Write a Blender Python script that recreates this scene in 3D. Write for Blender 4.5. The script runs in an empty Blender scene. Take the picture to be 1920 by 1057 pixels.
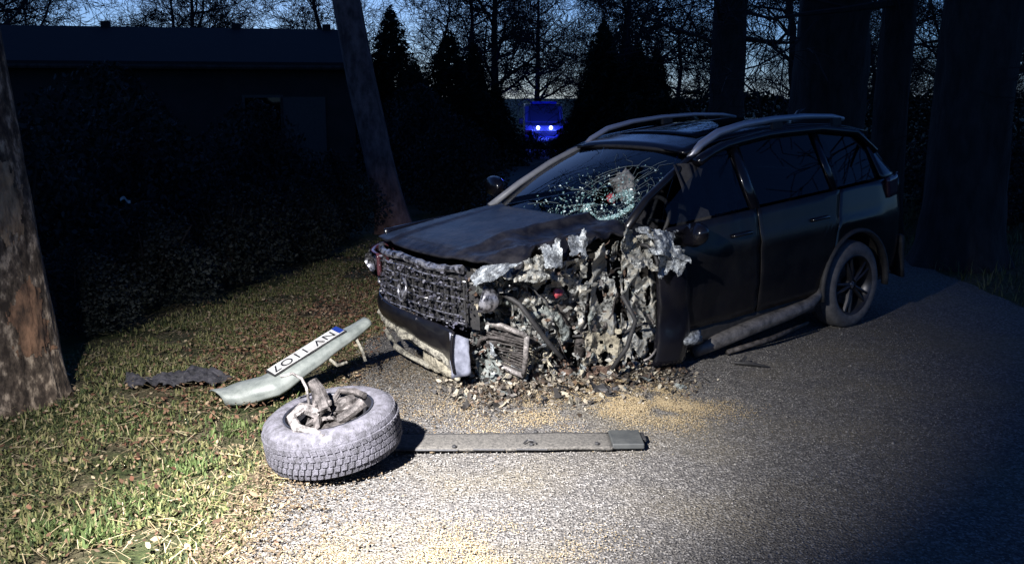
import bpy, bmesh, math, random
import numpy as np
from mathutils import Vector, Matrix, noise as mnoise

R = math.radians
rng = np.random.default_rng(7)
random.seed(7)
S = bpy.context.scene
COL = S.collection

# ------------------------------------------------------------------ camera
cam_d = bpy.data.cameras.new('camera')
cam = bpy.data.objects.new('camera', cam_d)
COL.objects.link(cam)
cam_d.sensor_fit = 'HORIZONTAL'
cam_d.sensor_width = 36.0
cam_d.lens = 36.0 * 1777 / 1920
cam_d.clip_start = 0.05
cam_d.clip_end = 2000
cam.location = (0, 0, 1.80)
cam.rotation_euler = (R(90) - math.atan((528.5 - 182) / 1777), 0, 0)
S.camera = cam

# ------------------------------------------------------------------ dusk sky
W = bpy.data.worlds.new('World')
S.world = W
W.use_nodes = True
wn = W.node_tree
bg = wn.nodes['Background']
sky = wn.nodes.new('ShaderNodeTexSky')
sky.sky_type = 'NISHITA'
sky.sun_disc = False
sky.sun_elevation = R(20)
sky.sun_rotation = R(-12)
sky.altitude = 100
sky.air_density = 1.0
sky.dust_density = 0.4
sky.ozone_density = 6.0
tint = wn.nodes.new('ShaderNodeMix')          # blue hour: the whole dome takes a deep blue cast
tint.data_type = 'RGBA'
tint.blend_type = 'MULTIPLY'
tint.inputs[0].default_value = 1.0
tint.inputs[7].default_value = (0.55, 0.80, 1.30, 1)
wn.links.new(sky.outputs[0], tint.inputs[6])
wn.links.new(tint.outputs[2], bg.inputs[0])
SKY_STRENGTH = 0.060
bg.inputs[1].default_value = SKY_STRENGTH

# ------------------------------------------------------------------ rescue work lamp above the left of the lens
ld = bpy.data.lights.new('work_lamp', 'SPOT')
ld.energy = 3100
ld.color = (1.0, 0.97, 0.95)
ld.spot_size = R(68)
ld.spot_blend = 1.0
ld.shadow_soft_size = 0.05
lamp = bpy.data.objects.new('work_lamp', ld)
COL.objects.link(lamp)
lamp.location = (-1.65, 1.55, 2.85)
lamp.rotation_euler = (Vector((-0.70, 4.9, 0.0)) - lamp.location).to_track_quat('-Z', 'Y').to_euler()

# added narrow spot for the same lamp's hot centre on the near road
ld2 = bpy.data.lights.new('work_lamp_beam', 'SPOT')
ld2.energy = 4000
ld2.color = (0.97, 0.95, 1.0)
ld2.spot_size = R(44)
ld2.spot_blend = 1.0
ld2.shadow_soft_size = 0.05
lamp2 = bpy.data.objects.new('work_lamp_beam', ld2)
COL.objects.link(lamp2)
lamp2.location = (-1.65, 1.55, 2.85)
lamp2.rotation_euler = (Vector((-0.60, 3.95, 0.0)) - lamp2.location).to_track_quat('-Z', 'Y').to_euler()

S.view_settings.view_transform = 'Standard'
S.view_settings.look = 'None'
S.view_settings.exposure = 0.0
S.view_settings.gamma = 1.0
S.view_settings.use_curve_mapping = False
S.render.engine = 'CYCLES'
S.cycles.max_bounces = 6
S.cycles.transparent_max_bounces = 12
S.cycles.use_denoising = True
S.cycles.caustics_reflective = False
S.cycles.caustics_refractive = False

# ================================================================== materials
MATS = {}


def pm(name, c1, c2=None, scale=8.0, rough=0.7, metal=0.0, bump=0.0, bscale=None, detail=6,
       lo=0.35, hi=0.65, spec=0.5, coat=0.0, stretch=None, island=None, c3=None, emit=None):
    """procedural principled material: noise between c1 and c2, optional relief, optional tint per loose piece"""
    if name in MATS:
        return MATS[name]
    m = bpy.data.materials.new(name)
    m.use_nodes = True
    nt = m.node_tree
    N, L = nt.nodes, nt.links
    p = N['Principled BSDF']
    p.inputs['Roughness'].default_value = rough
    p.inputs['Metallic'].default_value = metal
    p.inputs['Specular IOR Level'].default_value = spec
    p.inputs['Coat Weight'].default_value = coat
    p.inputs['Coat Roughness'].default_value = 0.06
    tc = N.new('ShaderNodeTexCoord')
    vec = tc.outputs['Object']
    if stretch:
        mp = N.new('ShaderNodeMapping')
        mp.inputs['Scale'].default_value = stretch
        L.new(vec, mp.inputs['Vector'])
        vec = mp.outputs[0]
    if island:
        g = N.new('ShaderNodeNewGeometry')
        cr = N.new('ShaderNodeValToRGB')
        el = cr.color_ramp.elements
        el[0].position, el[0].color = 0.0, (*island[0], 1)
        el[1].position, el[1].color = 1.0, (*island[-1], 1)
        for i, c in enumerate(island[1:-1]):
            e = el.new((i + 1) / (len(island) - 1))
            e.color = (*c, 1)
        L.new(g.outputs['Random Per Island'], cr.inputs[0])
        L.new(cr.outputs[0], p.inputs['Base Color'])
    elif c2 is None:
        p.inputs['Base Color'].default_value = (*c1, 1)
    else:
        nz = N.new('ShaderNodeTexNoise')
        nz.inputs['Scale'].default_value = scale
        nz.inputs['Detail'].default_value = detail
        nz.inputs['Roughness'].default_value = 0.65
        L.new(vec, nz.inputs['Vector'])
        cr = N.new('ShaderNodeValToRGB')
        el = cr.color_ramp.elements
        el[0].position, el[0].color = lo, (*c1, 1)
        el[1].position, el[1].color = hi, (*c2, 1)
        if c3:
            e = el.new((lo + hi) / 2)
            e.color = (*c3, 1)
        L.new(nz.outputs['Fac'], cr.inputs[0])
        L.new(cr.outputs[0], p.inputs['Base Color'])
    if bump:
        nb = N.new('ShaderNodeTexNoise')
        nb.inputs['Scale'].default_value = bscale or scale * 3
        nb.inputs['Detail'].default_value = 5
        L.new(vec, nb.inputs['Vector'])
        b = N.new('ShaderNodeBump')
        b.inputs['Strength'].default_value = bump
        b.inputs['Distance'].default_value = 0.02
        L.new(nb.outputs['Fac'], b.inputs['Height'])
        L.new(b.outputs[0], p.inputs['Normal'])
    if emit:
        p.inputs['Emission Color'].default_value = (*emit[0], 1)
        p.inputs['Emission Strength'].default_value = emit[1]
    MATS[name] = m
    return m


def glass_mat(name, tint=(0.5, 0.55, 0.6), rough=0.02, gloss_min=0.05):
    m = bpy.data.materials.new(name)
    m.use_nodes = True
    nt = m.node_tree
    N, L = nt.nodes, nt.links
    N.remove(N['Principled BSDF'])
    out = N['Material Output']
    t = N.new('ShaderNodeBsdfTransparent')
    t.inputs[0].default_value = (*tint, 1)
    g = N.new('ShaderNodeBsdfGlossy')
    g.inputs['Roughness'].default_value = rough
    fr = N.new('ShaderNodeFresnel')
    fr.inputs['IOR'].default_value = 1.5
    mx = N.new('ShaderNodeMixShader')
    L.new(fr.outputs[0], mx.inputs[0])
    L.new(t.outputs[0], mx.inputs[1])
    L.new(g.outputs[0], mx.inputs[2])
    L.new(mx.outputs[0], out.inputs[0])
    return m


M_paint = pm('car_paint', (0.003, 0.003, 0.005), (0.006, 0.006, 0.009), scale=3, rough=0.22, coat=0.4, spec=0.35)
M_hood = pm('grimy_bonnet_paint', (0.004, 0.004, 0.006), (0.022, 0.021, 0.024), scale=9, rough=0.42, coat=0.08, spec=0.3, bump=0.2, bscale=26, lo=0.4, hi=0.7)
M_dusty = pm('car_paint_dusty', (0.003, 0.003, 0.005), (0.010, 0.0095, 0.010), scale=5, rough=0.30, coat=0.15, spec=0.35, bump=0.03, bscale=60)
M_black = pm('black_plastic', (0.012, 0.012, 0.013), (0.028, 0.027, 0.027), scale=25, rough=0.65, bump=0.1, bscale=120)
M_void = pm('cavity_shade_grime', (0.008, 0.007, 0.006), (0.03, 0.026, 0.022), scale=12, rough=0.9, bump=0.3)  # near black, also stands for the shade inside the torn corner
M_alu = pm('torn_sheet_metal', (0.016, 0.015, 0.014), (0.29, 0.275, 0.235), scale=24, rough=0.5, metal=0.25, bump=0.35, bscale=45, lo=0.38, hi=0.56, c3=(0.26, 0.27, 0.26))
M_alu2 = pm('torn_grey_green_metal', (0.016, 0.016, 0.016), (0.21, 0.225, 0.205), scale=30, rough=0.5, metal=0.2, bump=0.35, bscale=60, lo=0.40, hi=0.60, c3=(0.17, 0.19, 0.18))
M_mud = pm('mud_caked_metal', (0.04, 0.035, 0.027), (0.33, 0.30, 0.225), scale=26, rough=0.9, bump=0.6, bscale=60, lo=0.30, hi=0.55)
M_rust = pm('rusty_grime', (0.015, 0.010, 0.008), (0.16, 0.10, 0.07), scale=18, rough=0.9, bump=0.6, bscale=60)
M_pil = pm('pillar_sky_sheen', (0.16, 0.165, 0.18), (0.24, 0.245, 0.26), scale=8, rough=0.45)  # sky reflection on the right windscreen pillar, painted as light grey
M_rail = pm('satin_aluminium', (0.42, 0.43, 0.47), (0.50, 0.50, 0.54), scale=4, rough=0.42, metal=0.6)
M_chrome = pm('chipped_chrome', (0.03, 0.03, 0.036), (0.42, 0.42, 0.46), scale=22, rough=0.32, metal=0.7, lo=0.42, hi=0.58)
M_rub = pm('tyre_rubber', (0.05, 0.05, 0.055), (0.10, 0.098, 0.10), scale=20, rough=0.8, bump=0.2, bscale=120)
M_rubdust = pm('dusty_tyre_rubber', (0.036, 0.035, 0.040), (0.098, 0.095, 0.112), scale=26, rough=0.85, bump=0.4, bscale=140)
M_rubdark = pm('dark_tyre_rubber', (0.016, 0.016, 0.017), (0.034, 0.033, 0.034), scale=20, rough=0.7, bump=0.2, bscale=120)
M_rim = pm('dark_alloy', (0.02, 0.02, 0.024), (0.05, 0.05, 0.055), scale=6, rough=0.35, metal=0.6)
M_castiron = pm('cast_iron', (0.015, 0.013, 0.012), (0.11, 0.098, 0.092), scale=22, rough=0.7, metal=0.4, bump=0.3)
M_castpale = pm('scuffed_cast_aluminium', (0.05, 0.046, 0.043), (0.30, 0.275, 0.26), scale=25, rough=0.55, metal=0.3, bump=0.3)
M_beige = pm('torn_beige_foam', (0.05, 0.046, 0.04), (0.27, 0.255, 0.205), scale=24, rough=0.95, bump=0.7, bscale=70, lo=0.38, hi=0.55)
M_bumper = pm('pale_grey_bumper_plastic', (0.13, 0.148, 0.138), (0.25, 0.27, 0.25), scale=10, rough=0.5, bump=0.08, bscale=80)
M_white = pm('plate_white', (0.62, 0.62, 0.61), (0.36, 0.35, 0.33), scale=14, rough=0.4)
M_ink = pm('plate_ink', (0.01, 0.01, 0.01), rough=0.5)
M_eu = pm('plate_blue', (0.01, 0.03, 0.20), rough=0.4)
M_airbag = pm('airbag_cloth', (0.05, 0.05, 0.05), (0.30, 0.30, 0.30), scale=12, rough=0.9, bump=0.3, bscale=50)
M_seat = pm('dark_seat_cloth', (0.015, 0.015, 0.018), (0.03, 0.03, 0.035), scale=40, rough=0.9)
M_crumb = pm('crazed_glass', (0.10, 0.22, 0.22), rough=0.15, spec=0.8, island=[(0.05, 0.12, 0.12), (0.25, 0.42, 0.42), (0.70, 0.85, 0.84)])
M_crackl = pm('crack_edges', (0.16, 0.20, 0.20), rough=0.25)
M_red = pm('red_plastic', (0.25, 0.02, 0.03), (0.40, 0.10, 0.12), scale=20, rough=0.3)
M_lens = pm('smoked_lens', (0.05, 0.02, 0.025), (0.09, 0.03, 0.04), scale=5, rough=0.1, coat=0.6)
M_glass = glass_mat('window_glass', (0.55, 0.6, 0.66))
M_dglass = glass_mat('tinted_glass', (0.16, 0.17, 0.2))
M_board = pm('dust_covered_trim', (0.022, 0.021, 0.019), (0.14, 0.13, 0.113), scale=75, rough=0.9, bump=0.5, bscale=160, lo=0.3, hi=0.7)
M_boardend = pm('bare_grey_trim', (0.035, 0.038, 0.038), (0.06, 0.063, 0.06), scale=14, rough=0.6, bump=0.05)
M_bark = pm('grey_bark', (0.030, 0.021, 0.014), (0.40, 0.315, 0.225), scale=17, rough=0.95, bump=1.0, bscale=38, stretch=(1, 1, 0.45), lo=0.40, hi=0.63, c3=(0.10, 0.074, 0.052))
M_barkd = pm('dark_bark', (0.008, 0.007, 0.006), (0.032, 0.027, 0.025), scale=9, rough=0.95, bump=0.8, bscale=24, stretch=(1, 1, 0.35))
M_barkm = pm('reddish_bark', (0.055, 0.032, 0.030), (0.21, 0.13, 0.12), scale=9, rough=0.95, bump=0.8, bscale=24, stretch=(1, 1, 0.5))
M_scar = pm('bared_wood', (0.07, 0.042, 0.024), (0.42, 0.29, 0.17), scale=17, rough=0.9, bump=0.7, bscale=50, stretch=(1, 1, 0.4))
M_scar2 = pm('bared_wood_rust', (0.045, 0.028, 0.018), (0.27, 0.15, 0.085), scale=17, rough=0.9, bump=0.7, bscale=50, stretch=(1, 1, 0.4))
M_twig = pm('twig', (0.010, 0.008, 0.008), (0.022, 0.018, 0.018), scale=3, rough=0.95)
M_needle = pm('conifer_needles', (0.008, 0.012, 0.008), rough=0.9, spec=0.2, island=[(0.006, 0.010, 0.007), (0.012, 0.018, 0.011), (0.020, 0.026, 0.016)])
M_shrub = pm('shrub_leaves', (0.02, 0.03, 0.02), rough=0.7, spec=0.3, island=[(0.004, 0.006, 0.005), (0.010, 0.014, 0.012), (0.020, 0.026, 0.024)])
M_shrubr = pm('withered_leaves', (0.06, 0.025, 0.015), rough=0.8, spec=0.2, island=[(0.03, 0.012, 0.010), (0.09, 0.03, 0.02), (0.16, 0.055, 0.035)])
M_grass = pm('grass_blades', (0.05, 0.07, 0.02), rough=0.75, spec=0.25, island=[(0.014, 0.022, 0.009), (0.042, 0.060, 0.019), (0.15, 0.155, 0.055), (0.18, 0.155, 0.078), (0.06, 0.08, 0.026)])
M_grassg = pm('fresh_grass_blades', (0.05, 0.09, 0.02), rough=0.7, spec=0.25, island=[(0.03, 0.055, 0.014), (0.07, 0.105, 0.03), (0.13, 0.16, 0.06)])
M_leaf = pm('fallen_leaves', (0.2, 0.12, 0.06), rough=0.85, spec=0.2, island=[(0.04, 0.022, 0.014), (0.14, 0.08, 0.048), (0.22, 0.155, 0.095), (0.32, 0.26, 0.17), (0.07, 0.045, 0.03)])
M_rleaf = pm('reddish_leaves', (0.1, 0.05, 0.03), rough=0.85, spec=0.2, island=[(0.035, 0.016, 0.010), (0.12, 0.055, 0.032), (0.20, 0.115, 0.07), (0.07, 0.032, 0.02), (0.26, 0.17, 0.11)])
M_crumbs = pm('leaf_and_soil_crumbs', (0.1, 0.07, 0.04), rough=0.9, spec=0.15, island=[(0.02, 0.015, 0.010), (0.075, 0.055, 0.034), (0.14, 0.105, 0.065), (0.04, 0.03, 0.02), (0.20, 0.16, 0.105)])
M_straw = pm('dry_straw', (0.4, 0.3, 0.15), rough=0.85, spec=0.2, island=[(0.12, 0.085, 0.045), (0.26, 0.205, 0.115), (0.40, 0.34, 0.22)])
M_grit = pm('asphalt_grit', (0.2, 0.2, 0.19), rough=0.8, spec=0.4, island=[(0.05, 0.048, 0.045), (0.11, 0.104, 0.095), (0.18, 0.168, 0.15), (0.34, 0.32, 0.29), (0.10, 0.095, 0.088)])
M_sand = pm('absorbent_sand', (0.5, 0.38, 0.18), rough=0.95, spec=0.2, island=[(0.16, 0.115, 0.06), (0.34, 0.26, 0.145), (0.46, 0.38, 0.24)])
M_frag = pm('wreck_fragments', (0.1, 0.1, 0.1), rough=0.6, island=[(0.015, 0.014, 0.013), (0.05, 0.042, 0.034), (0.16, 0.14, 0.11), (0.30, 0.26, 0.19), (0.02, 0.018, 0.016), (0.13, 0.085, 0.05), (0.03, 0.026, 0.022)])
M_scrap = pm('mixed_scraps', (0.1, 0.1, 0.1), rough=0.55, island=[(0.015, 0.014, 0.014), (0.30, 0.30, 0.28), (0.06, 0.05, 0.045), (0.40, 0.39, 0.34), (0.02, 0.02, 0.02), (0.16, 0.18, 0.17), (0.10, 0.06, 0.04), (0.02, 0.02, 0.02)])
M_glit = pm('plastic_and_chrome_splinters', (0.1, 0.1, 0.1), rough=0.3, island=[(0.01, 0.01, 0.013), (0.04, 0.04, 0.05), (0.015, 0.015, 0.02), (0.15, 0.15, 0.19), (0.02, 0.02, 0.026), (0.08, 0.08, 0.11)])
M_wall = pm('barn_render', (0.009, 0.008, 0.008), (0.018, 0.015, 0.015), scale=2, rough=0.95)
M_tile = pm('barn_tiles', (0.006, 0.005, 0.005), (0.012, 0.008, 0.008), scale=3, rough=0.9)
M_van = pm('van_glow_blue', (0.06, 0.07, 0.20), (0.09, 0.10, 0.26), scale=2, rough=0.5, coat=0.2)  # body colour carries the blue glow of the flashers
M_blue = pm('blue_flasher', (0.2, 0.3, 1.0), rough=0.2, emit=((0.30, 0.42, 1.0), 22))
M_bluebar = pm('blue_lens', (0.01, 0.03, 0.35), rough=0.15, coat=0.5)
M_paper = pm('pale_paper', (0.55, 0.53, 0.5), (0.65, 0.63, 0.6), scale=20, rough=0.9)


def soil_mat():
    m = bpy.data.materials.new('verge_soil')
    m.use_nodes = True
    nt = m.node_tree
    N, L = nt.nodes, nt.links
    p = N['Principled BSDF']
    p.inputs['Roughness'].default_value = 0.95
    p.inputs['Specular IOR Level'].default_value = 0.2
    tc = N.new('ShaderNodeTexCoord')

    def nz(s, d=6):
        n = N.new('ShaderNodeTexNoise')
        n.inputs['Scale'].default_value = s
        n.inputs['Detail'].default_value = d
        n.inputs['Roughness'].default_value = 0.7
        L.new(tc.outputs['Object'], n.inputs['Vector'])
        return n.outputs['Fac']

    def ramp(f, stops):
        c = N.new('ShaderNodeValToRGB')
        el = c.color_ramp.elements
        el[0].position, el[0].color = stops[0][0], (*stops[0][1], 1)
        el[1].position, el[1].color = stops[-1][0], (*stops[-1][1], 1)
        for q in stops[1:-1]:
            e = el.new(q[0])
            e.color = (*q[1], 1)
        L.new(f, c.inputs[0])
        return c.outputs[0]
    fine = ramp(nz(38), [(0.3, (0.02, 0.018, 0.012)), (0.5, (0.085, 0.075, 0.04)), (0.68, (0.22, 0.19, 0.12))])
    green = ramp(nz(30), [(0.3, (0.015, 0.022, 0.008)), (0.55, (0.05, 0.065, 0.022)), (0.7, (0.12, 0.13, 0.05))])
    mx = N.new('ShaderNodeMix')
    mx.data_type = 'RGBA'
    f = ramp(nz(1.6, 4), [(0.42, (0, 0, 0)), (0.58, (1, 1, 1))])
    L.new(f, mx.inputs[0])
    L.new(fine, mx.inputs[6])
    L.new(green, mx.inputs[7])
    L.new(mx.outputs[2], p.inputs['Base Color'])
    b = N.new('ShaderNodeBump')
    b.inputs['Strength'].default_value = 1.0
    b.inputs['Distance'].default_value = 0.03
    L.new(nz(45), b.inputs['Height'])
    L.new(b.outputs[0], p.inputs['Normal'])
    return m


def asphalt_mat():
    m = bpy.data.materials.new('worn_asphalt')
    m.use_nodes = True
    nt = m.node_tree
    N, L = nt.nodes, nt.links
    p = N['Principled BSDF']
    p.inputs['Roughness'].default_value = 0.85
    p.inputs['Specular IOR Level'].default_value = 0.35
    tc = N.new('ShaderNodeTexCoord')
    vo = N.new('ShaderNodeTexVoronoi')
    vo.inputs['Scale'].default_value = 85
    L.new(tc.outputs['Object'], vo.inputs['Vector'])
    sep = N.new('ShaderNodeSeparateColor')
    L.new(vo.outputs['Color'], sep.inputs[0])
    cr = N.new('ShaderNodeValToRGB')
    el = cr.color_ramp.elements
    el[0].position, el[0].color = 0.0, (0.055, 0.052, 0.05, 1)
    el[1].position, el[1].color = 1.0, (0.245, 0.235, 0.22, 1)
    for q, c in ((0.35, (0.088, 0.082, 0.075)), (0.7, (0.135, 0.126, 0.113))):
        e = el.new(q)
        e.color = (*c, 1)
    L.new(sep.outputs[0], cr.inputs[0])
    # dust and old leaf stains
    n1 = N.new('ShaderNodeTexNoise')
    n1.inputs['Scale'].default_value = 1.1
    n1.inputs['Detail'].default_value = 5
    L.new(tc.outputs['Object'], n1.inputs['Vector'])
    r1 = N.new('ShaderNodeValToRGB')
    r1.color_ramp.elements[0].position = 0.46
    r1.color_ramp.elements[0].color = (0, 0, 0, 1)
    r1.color_ramp.elements[1].position = 0.66
    r1.color_ramp.elements[1].color = (0.42, 0.42, 0.42, 1)
    L.new(n1.outputs['Fac'], r1.inputs[0])
    n2 = N.new('ShaderNodeTexNoise')
    n2.inputs['Scale'].default_value = 60
    n2.inputs['Detail'].default_value = 4
    L.new(tc.outputs['Object'], n2.inputs['Vector'])
    r2 = N.new('ShaderNodeValToRGB')
    r2.color_ramp.elements[0].position = 0.35
    r2.color_ramp.elements[0].color = (0.06, 0.05, 0.03, 1)
    r2.color_ramp.elements[1].position = 0.65
    r2.color_ramp.elements[1].color = (0.30, 0.25, 0.15, 1)
    L.new(n2.outputs['Fac'], r2.inputs[0])
    mx = N.new('ShaderNodeMix')
    mx.data_type = 'RGBA'
    L.new(r1.outputs[0], mx.inputs[0])
    L.new(cr.outputs[0], mx.inputs[6])
    L.new(r2.outputs[0], mx.inputs[7])
    L.new(mx.outputs[2], p.inputs['Base Color'])
    b = N.new('ShaderNodeBump')
    b.inputs['Strength'].default_value = 0.9
    b.inputs['Distance'].default_value = 0.012
    L.new(vo.outputs['Distance'], b.inputs['Height'])
    L.new(b.outputs[0], p.inputs['Normal'])
    return m


M_soil, M_asph = soil_mat(), asphalt_mat()


# ================================================================== mesh helpers
def tag(o, label=None, cat=None, group=None, kind=None):
    if label:
        o['label'] = label
    if cat:
        o['category'] = cat
    if group:
        o['group'] = group
    if kind:
        o['kind'] = kind
    return o


def link(o, parent=None):
    COL.objects.link(o)
    if parent is not None:
        o.parent = parent
    return o


def thing(name, label, cat, loc=(0, 0, 0), rz=0.0, group=None):
    o = bpy.data.objects.new(name, None)
    o.empty_display_size = 0.1
    o.location = loc
    o.rotation_euler = (0, 0, rz)
    link(o)
    return tag(o, label, cat, group)


class MB:
    """collects polygons, then links them as one mesh object"""

    def __init__(self):
        self.v, self.f = [], []

    def add(self, vs, fs):
        n = len(self.v)
        self.v.extend([tuple(p) for p in vs])
        self.f.extend([tuple(n + i for i in q) for q in fs])

    def box(self, c, s, rot=None):
        x, y, z = s[0] / 2, s[1] / 2, s[2] / 2
        vs = [Vector(p) for p in ((-x, -y, -z), (x, -y, -z), (x, y, -z), (-x, y, -z), (-x, -y, z), (x, -y, z), (x, y, z), (-x, y, z))]
        if rot is not None:
            vs = [rot @ p for p in vs]
        c = Vector(c)
        self.add([p + c for p in vs], [(0, 3, 2, 1), (4, 5, 6, 7), (0, 1, 5, 4), (1, 2, 6, 5), (2, 3, 7, 6), (3, 0, 4, 7)])

    def tube(self, pts, rad, n=8, caps=True, squash=1.0, jit=0.0):
        pts = [Vector(p) for p in pts]
        if not hasattr(rad, '__len__'):
            rad = [rad] * len(pts)
        rings = []
        up = Vector((0, 0, 1))
        prev = None
        for i, p in enumerate(pts):
            d = (pts[min(i + 1, len(pts) - 1)] - pts[max(i - 1, 0)])
            if d.length < 1e-9:
                d = Vector((0, 0, 1))
            d.normalize()
            if prev is None:
                a = d.cross(up)
                if a.length < 0.1:
                    a = d.cross(Vector((1, 0, 0)))
            else:
                a = prev - d * prev.dot(d)
            a.normalize()
            prev = a
            b = d.cross(a)
            r = rad[i]
            rings.append([p + a * (r * math.cos(t) * (1 + random.uniform(-jit, jit))) + b * (r * squash * math.sin(t) * (1 + random.uniform(-jit, jit)))
                          for t in [2 * math.pi * k / n for k in range(n)]])
        vs = [q for rg in rings for q in rg]
        fs = []
        for i in range(len(rings) - 1):
            for k in range(n):
                a0, a1 = i * n + k, i * n + (k + 1) % n
                fs.append((a0, a1, a1 + n, a0 + n))
        if caps:
            fs.append(tuple(reversed(range(n))))
            fs.append(tuple((len(rings) - 1) * n + k for k in range(n)))
        self.add(vs, fs)

    def grid(self, fn, nu, nv, closed_u=False):
        vs = [fn(i / (nu - 1 if not closed_u else nu), j / (nv - 1)) for j in range(nv) for i in range(nu)]
        fs = []
        for j in range(nv - 1):
            for i in range(nu - (0 if closed_u else 1)):
                i2 = (i + 1) % nu
                fs.append((j * nu + i, j * nu + i2, (j + 1) * nu + i2, (j + 1) * nu + i))
        self.add(vs, fs)

    def lathe(self, prof, n, axis='z', c=(0, 0, 0), closed=False):
        """prof: list of (radius, height)"""
        vs = []
        for k in range(n):
            t = 2 * math.pi * k / n
            for r, h in prof:
                if axis == 'z':
                    vs.append((c[0] + r * math.cos(t), c[1] + r * math.sin(t), c[2] + h))
                else:
                    vs.append((c[0] + r * math.cos(t), c[1] + h, c[2] + r * math.sin(t)))
        m = len(prof)
        fs = []
        for k in range(n):
            k2 = (k + 1) % n
            for j in range(m - (0 if closed else 1)):
                j2 = (j + 1) % m
                fs.append((k * m + j, k2 * m + j, k2 * m + j2, k * m + j2))
        self.add(vs, fs)

    def mesh(self, name, mat, smooth=False):
        me = bpy.data.meshes.new(name)
        me.from_pydata(self.v, [], self.f)
        me.materials.append(mat)
        if smooth:
            me.polygons.foreach_set('use_smooth', [True] * len(me.polygons))
        me.update()
        return me

    def build(self, name, mat, parent=None, smooth=False, thick=0.0, bevel=0.0, auto=None):
        me = self.mesh(name, mat, smooth)
        if auto is not None:
            me.set_sharp_from_angle(angle=R(auto))
        o = bpy.data.objects.new(name, me)
        link(o, parent)
        if thick:
            md = o.modifiers.new('thickness', 'SOLIDIFY')
            md.thickness = thick
            md.offset = 0
        if bevel:
            md = o.modifiers.new('edge', 'BEVEL')
            md.width = bevel
            md.segments = 2
            md.limit_method = 'ANGLE'
        return o


def np_mesh(name, V, F, mat, parent=None, smooth=False):
    """V (n,3), F (m,k) arrays"""
    V = np.asarray(V, np.float32)
    F = np.asarray(F, np.int32)
    me = bpy.data.meshes.new(name)
    me.vertices.add(len(V))
    me.vertices.foreach_set('co', V.ravel())
    k = F.shape[1]
    me.loops.add(F.size)
    me.loops.foreach_set('vertex_index', F.ravel())
    me.polygons.add(len(F))
    me.polygons.foreach_set('loop_start', np.arange(0, F.size, k, dtype=np.int32))
    me.polygons.foreach_set('loop_total', np.full(len(F), k, np.int32))
    me.materials.append(mat)
    if smooth:
        me.polygons.foreach_set('use_smooth', np.ones(len(F), bool))
    me.update(calc_edges=True)
    me.validate()
    o = bpy.data.objects.new(name, me)
    link(o, parent)
    return o


def rot_mats(n, tilt, gen=rng):
    """n random rotations: any yaw, tilt up to `tilt` radians away from flat"""
    a = gen.uniform(0, 2 * np.pi, n)
    b = gen.uniform(-tilt, tilt, n)
    c = gen.uniform(-tilt, tilt, n)
    ca, sa, cb, sb, cc, sc = np.cos(a), np.sin(a), np.cos(b), np.sin(b), np.cos(c), np.sin(c)
    Rz = np.zeros((n, 3, 3)); Rz[:, 0, 0] = ca; Rz[:, 0, 1] = -sa; Rz[:, 1, 0] = sa; Rz[:, 1, 1] = ca; Rz[:, 2, 2] = 1
    Rx = np.zeros((n, 3, 3)); Rx[:, 0, 0] = 1; Rx[:, 1, 1] = cb; Rx[:, 1, 2] = -sb; Rx[:, 2, 1] = sb; Rx[:, 2, 2] = cb
    Ry = np.zeros((n, 3, 3)); Ry[:, 1, 1] = 1; Ry[:, 0, 0] = cc; Ry[:, 0, 2] = sc; Ry[:, 2, 0] = -sc; Ry[:, 2, 2] = cc
    return Rz @ Rx @ Ry


def scatter(name, base_v, base_f, pos, size, tilt, mat, parent=None, squash=None):
    """many small loose pieces in one mesh"""
    n = len(pos)
    bv = np.asarray(base_v, float)
    size = np.broadcast_to(np.asarray(size, float), (n,))
    P = np.einsum('nij,vj->nvi', rot_mats(n, tilt), bv) * size[:, None, None]
    if squash is not None:
        P[:, :, 2] *= squash
    P += np.asarray(pos)[:, None, :]
    F = np.asarray(base_f)[None] + (np.arange(n) * len(bv))[:, None, None]
    return np_mesh(name, P.reshape(-1, 3), F.reshape(-1, F.shape[2]), mat, parent)


OCT_V = [(1, 0, 0), (-1, 0, 0), (0, 1, 0), (0, -1, 0), (0, 0, 0.7), (0, 0, -0.7)]
OCT_F = [(0, 2, 4), (2, 1, 4), (1, 3, 4), (3, 0, 4), (2, 0, 5), (1, 2, 5), (3, 1, 5), (0, 3, 5)]
LEAF_V = [(-1, 0, 0.12), (-0.25, -0.55, 0.0), (0.5, -0.4, 0.08), (1, 0, 0.2), (0.5, 0.4, 0.05), (-0.25, 0.55, 0.1)]
LEAF_F = [(0, 1, 2), (0, 2, 3), (0, 3, 4), (0, 4, 5)]
TRI_V = [(-1, -0.5, 0), (1, -0.3, 0.1), (0.1, 0.8, 0.25)]
TRI_F = [(0, 1, 2)]


def fbm(x, y, z, s=1.0, o=4):
    v, a = 0.0, 1.0
    for k in range(o):
        v += a * mnoise.noise(Vector((x * s, y * s, z * s)))
        s *= 2.1
        a *= 0.5
    return v


def gz(x, y):
    z = 0.0
    if y > 12:
        z -= (min(y, 60) - 12) * 0.015
    if x < -1.6:
        z += 0.03 * math.sin(x * 1.7 + y * 0.9) * min(1, -x - 1.6)
    if y > 11 and x > 4:
        z += 0.0
    return z


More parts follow.
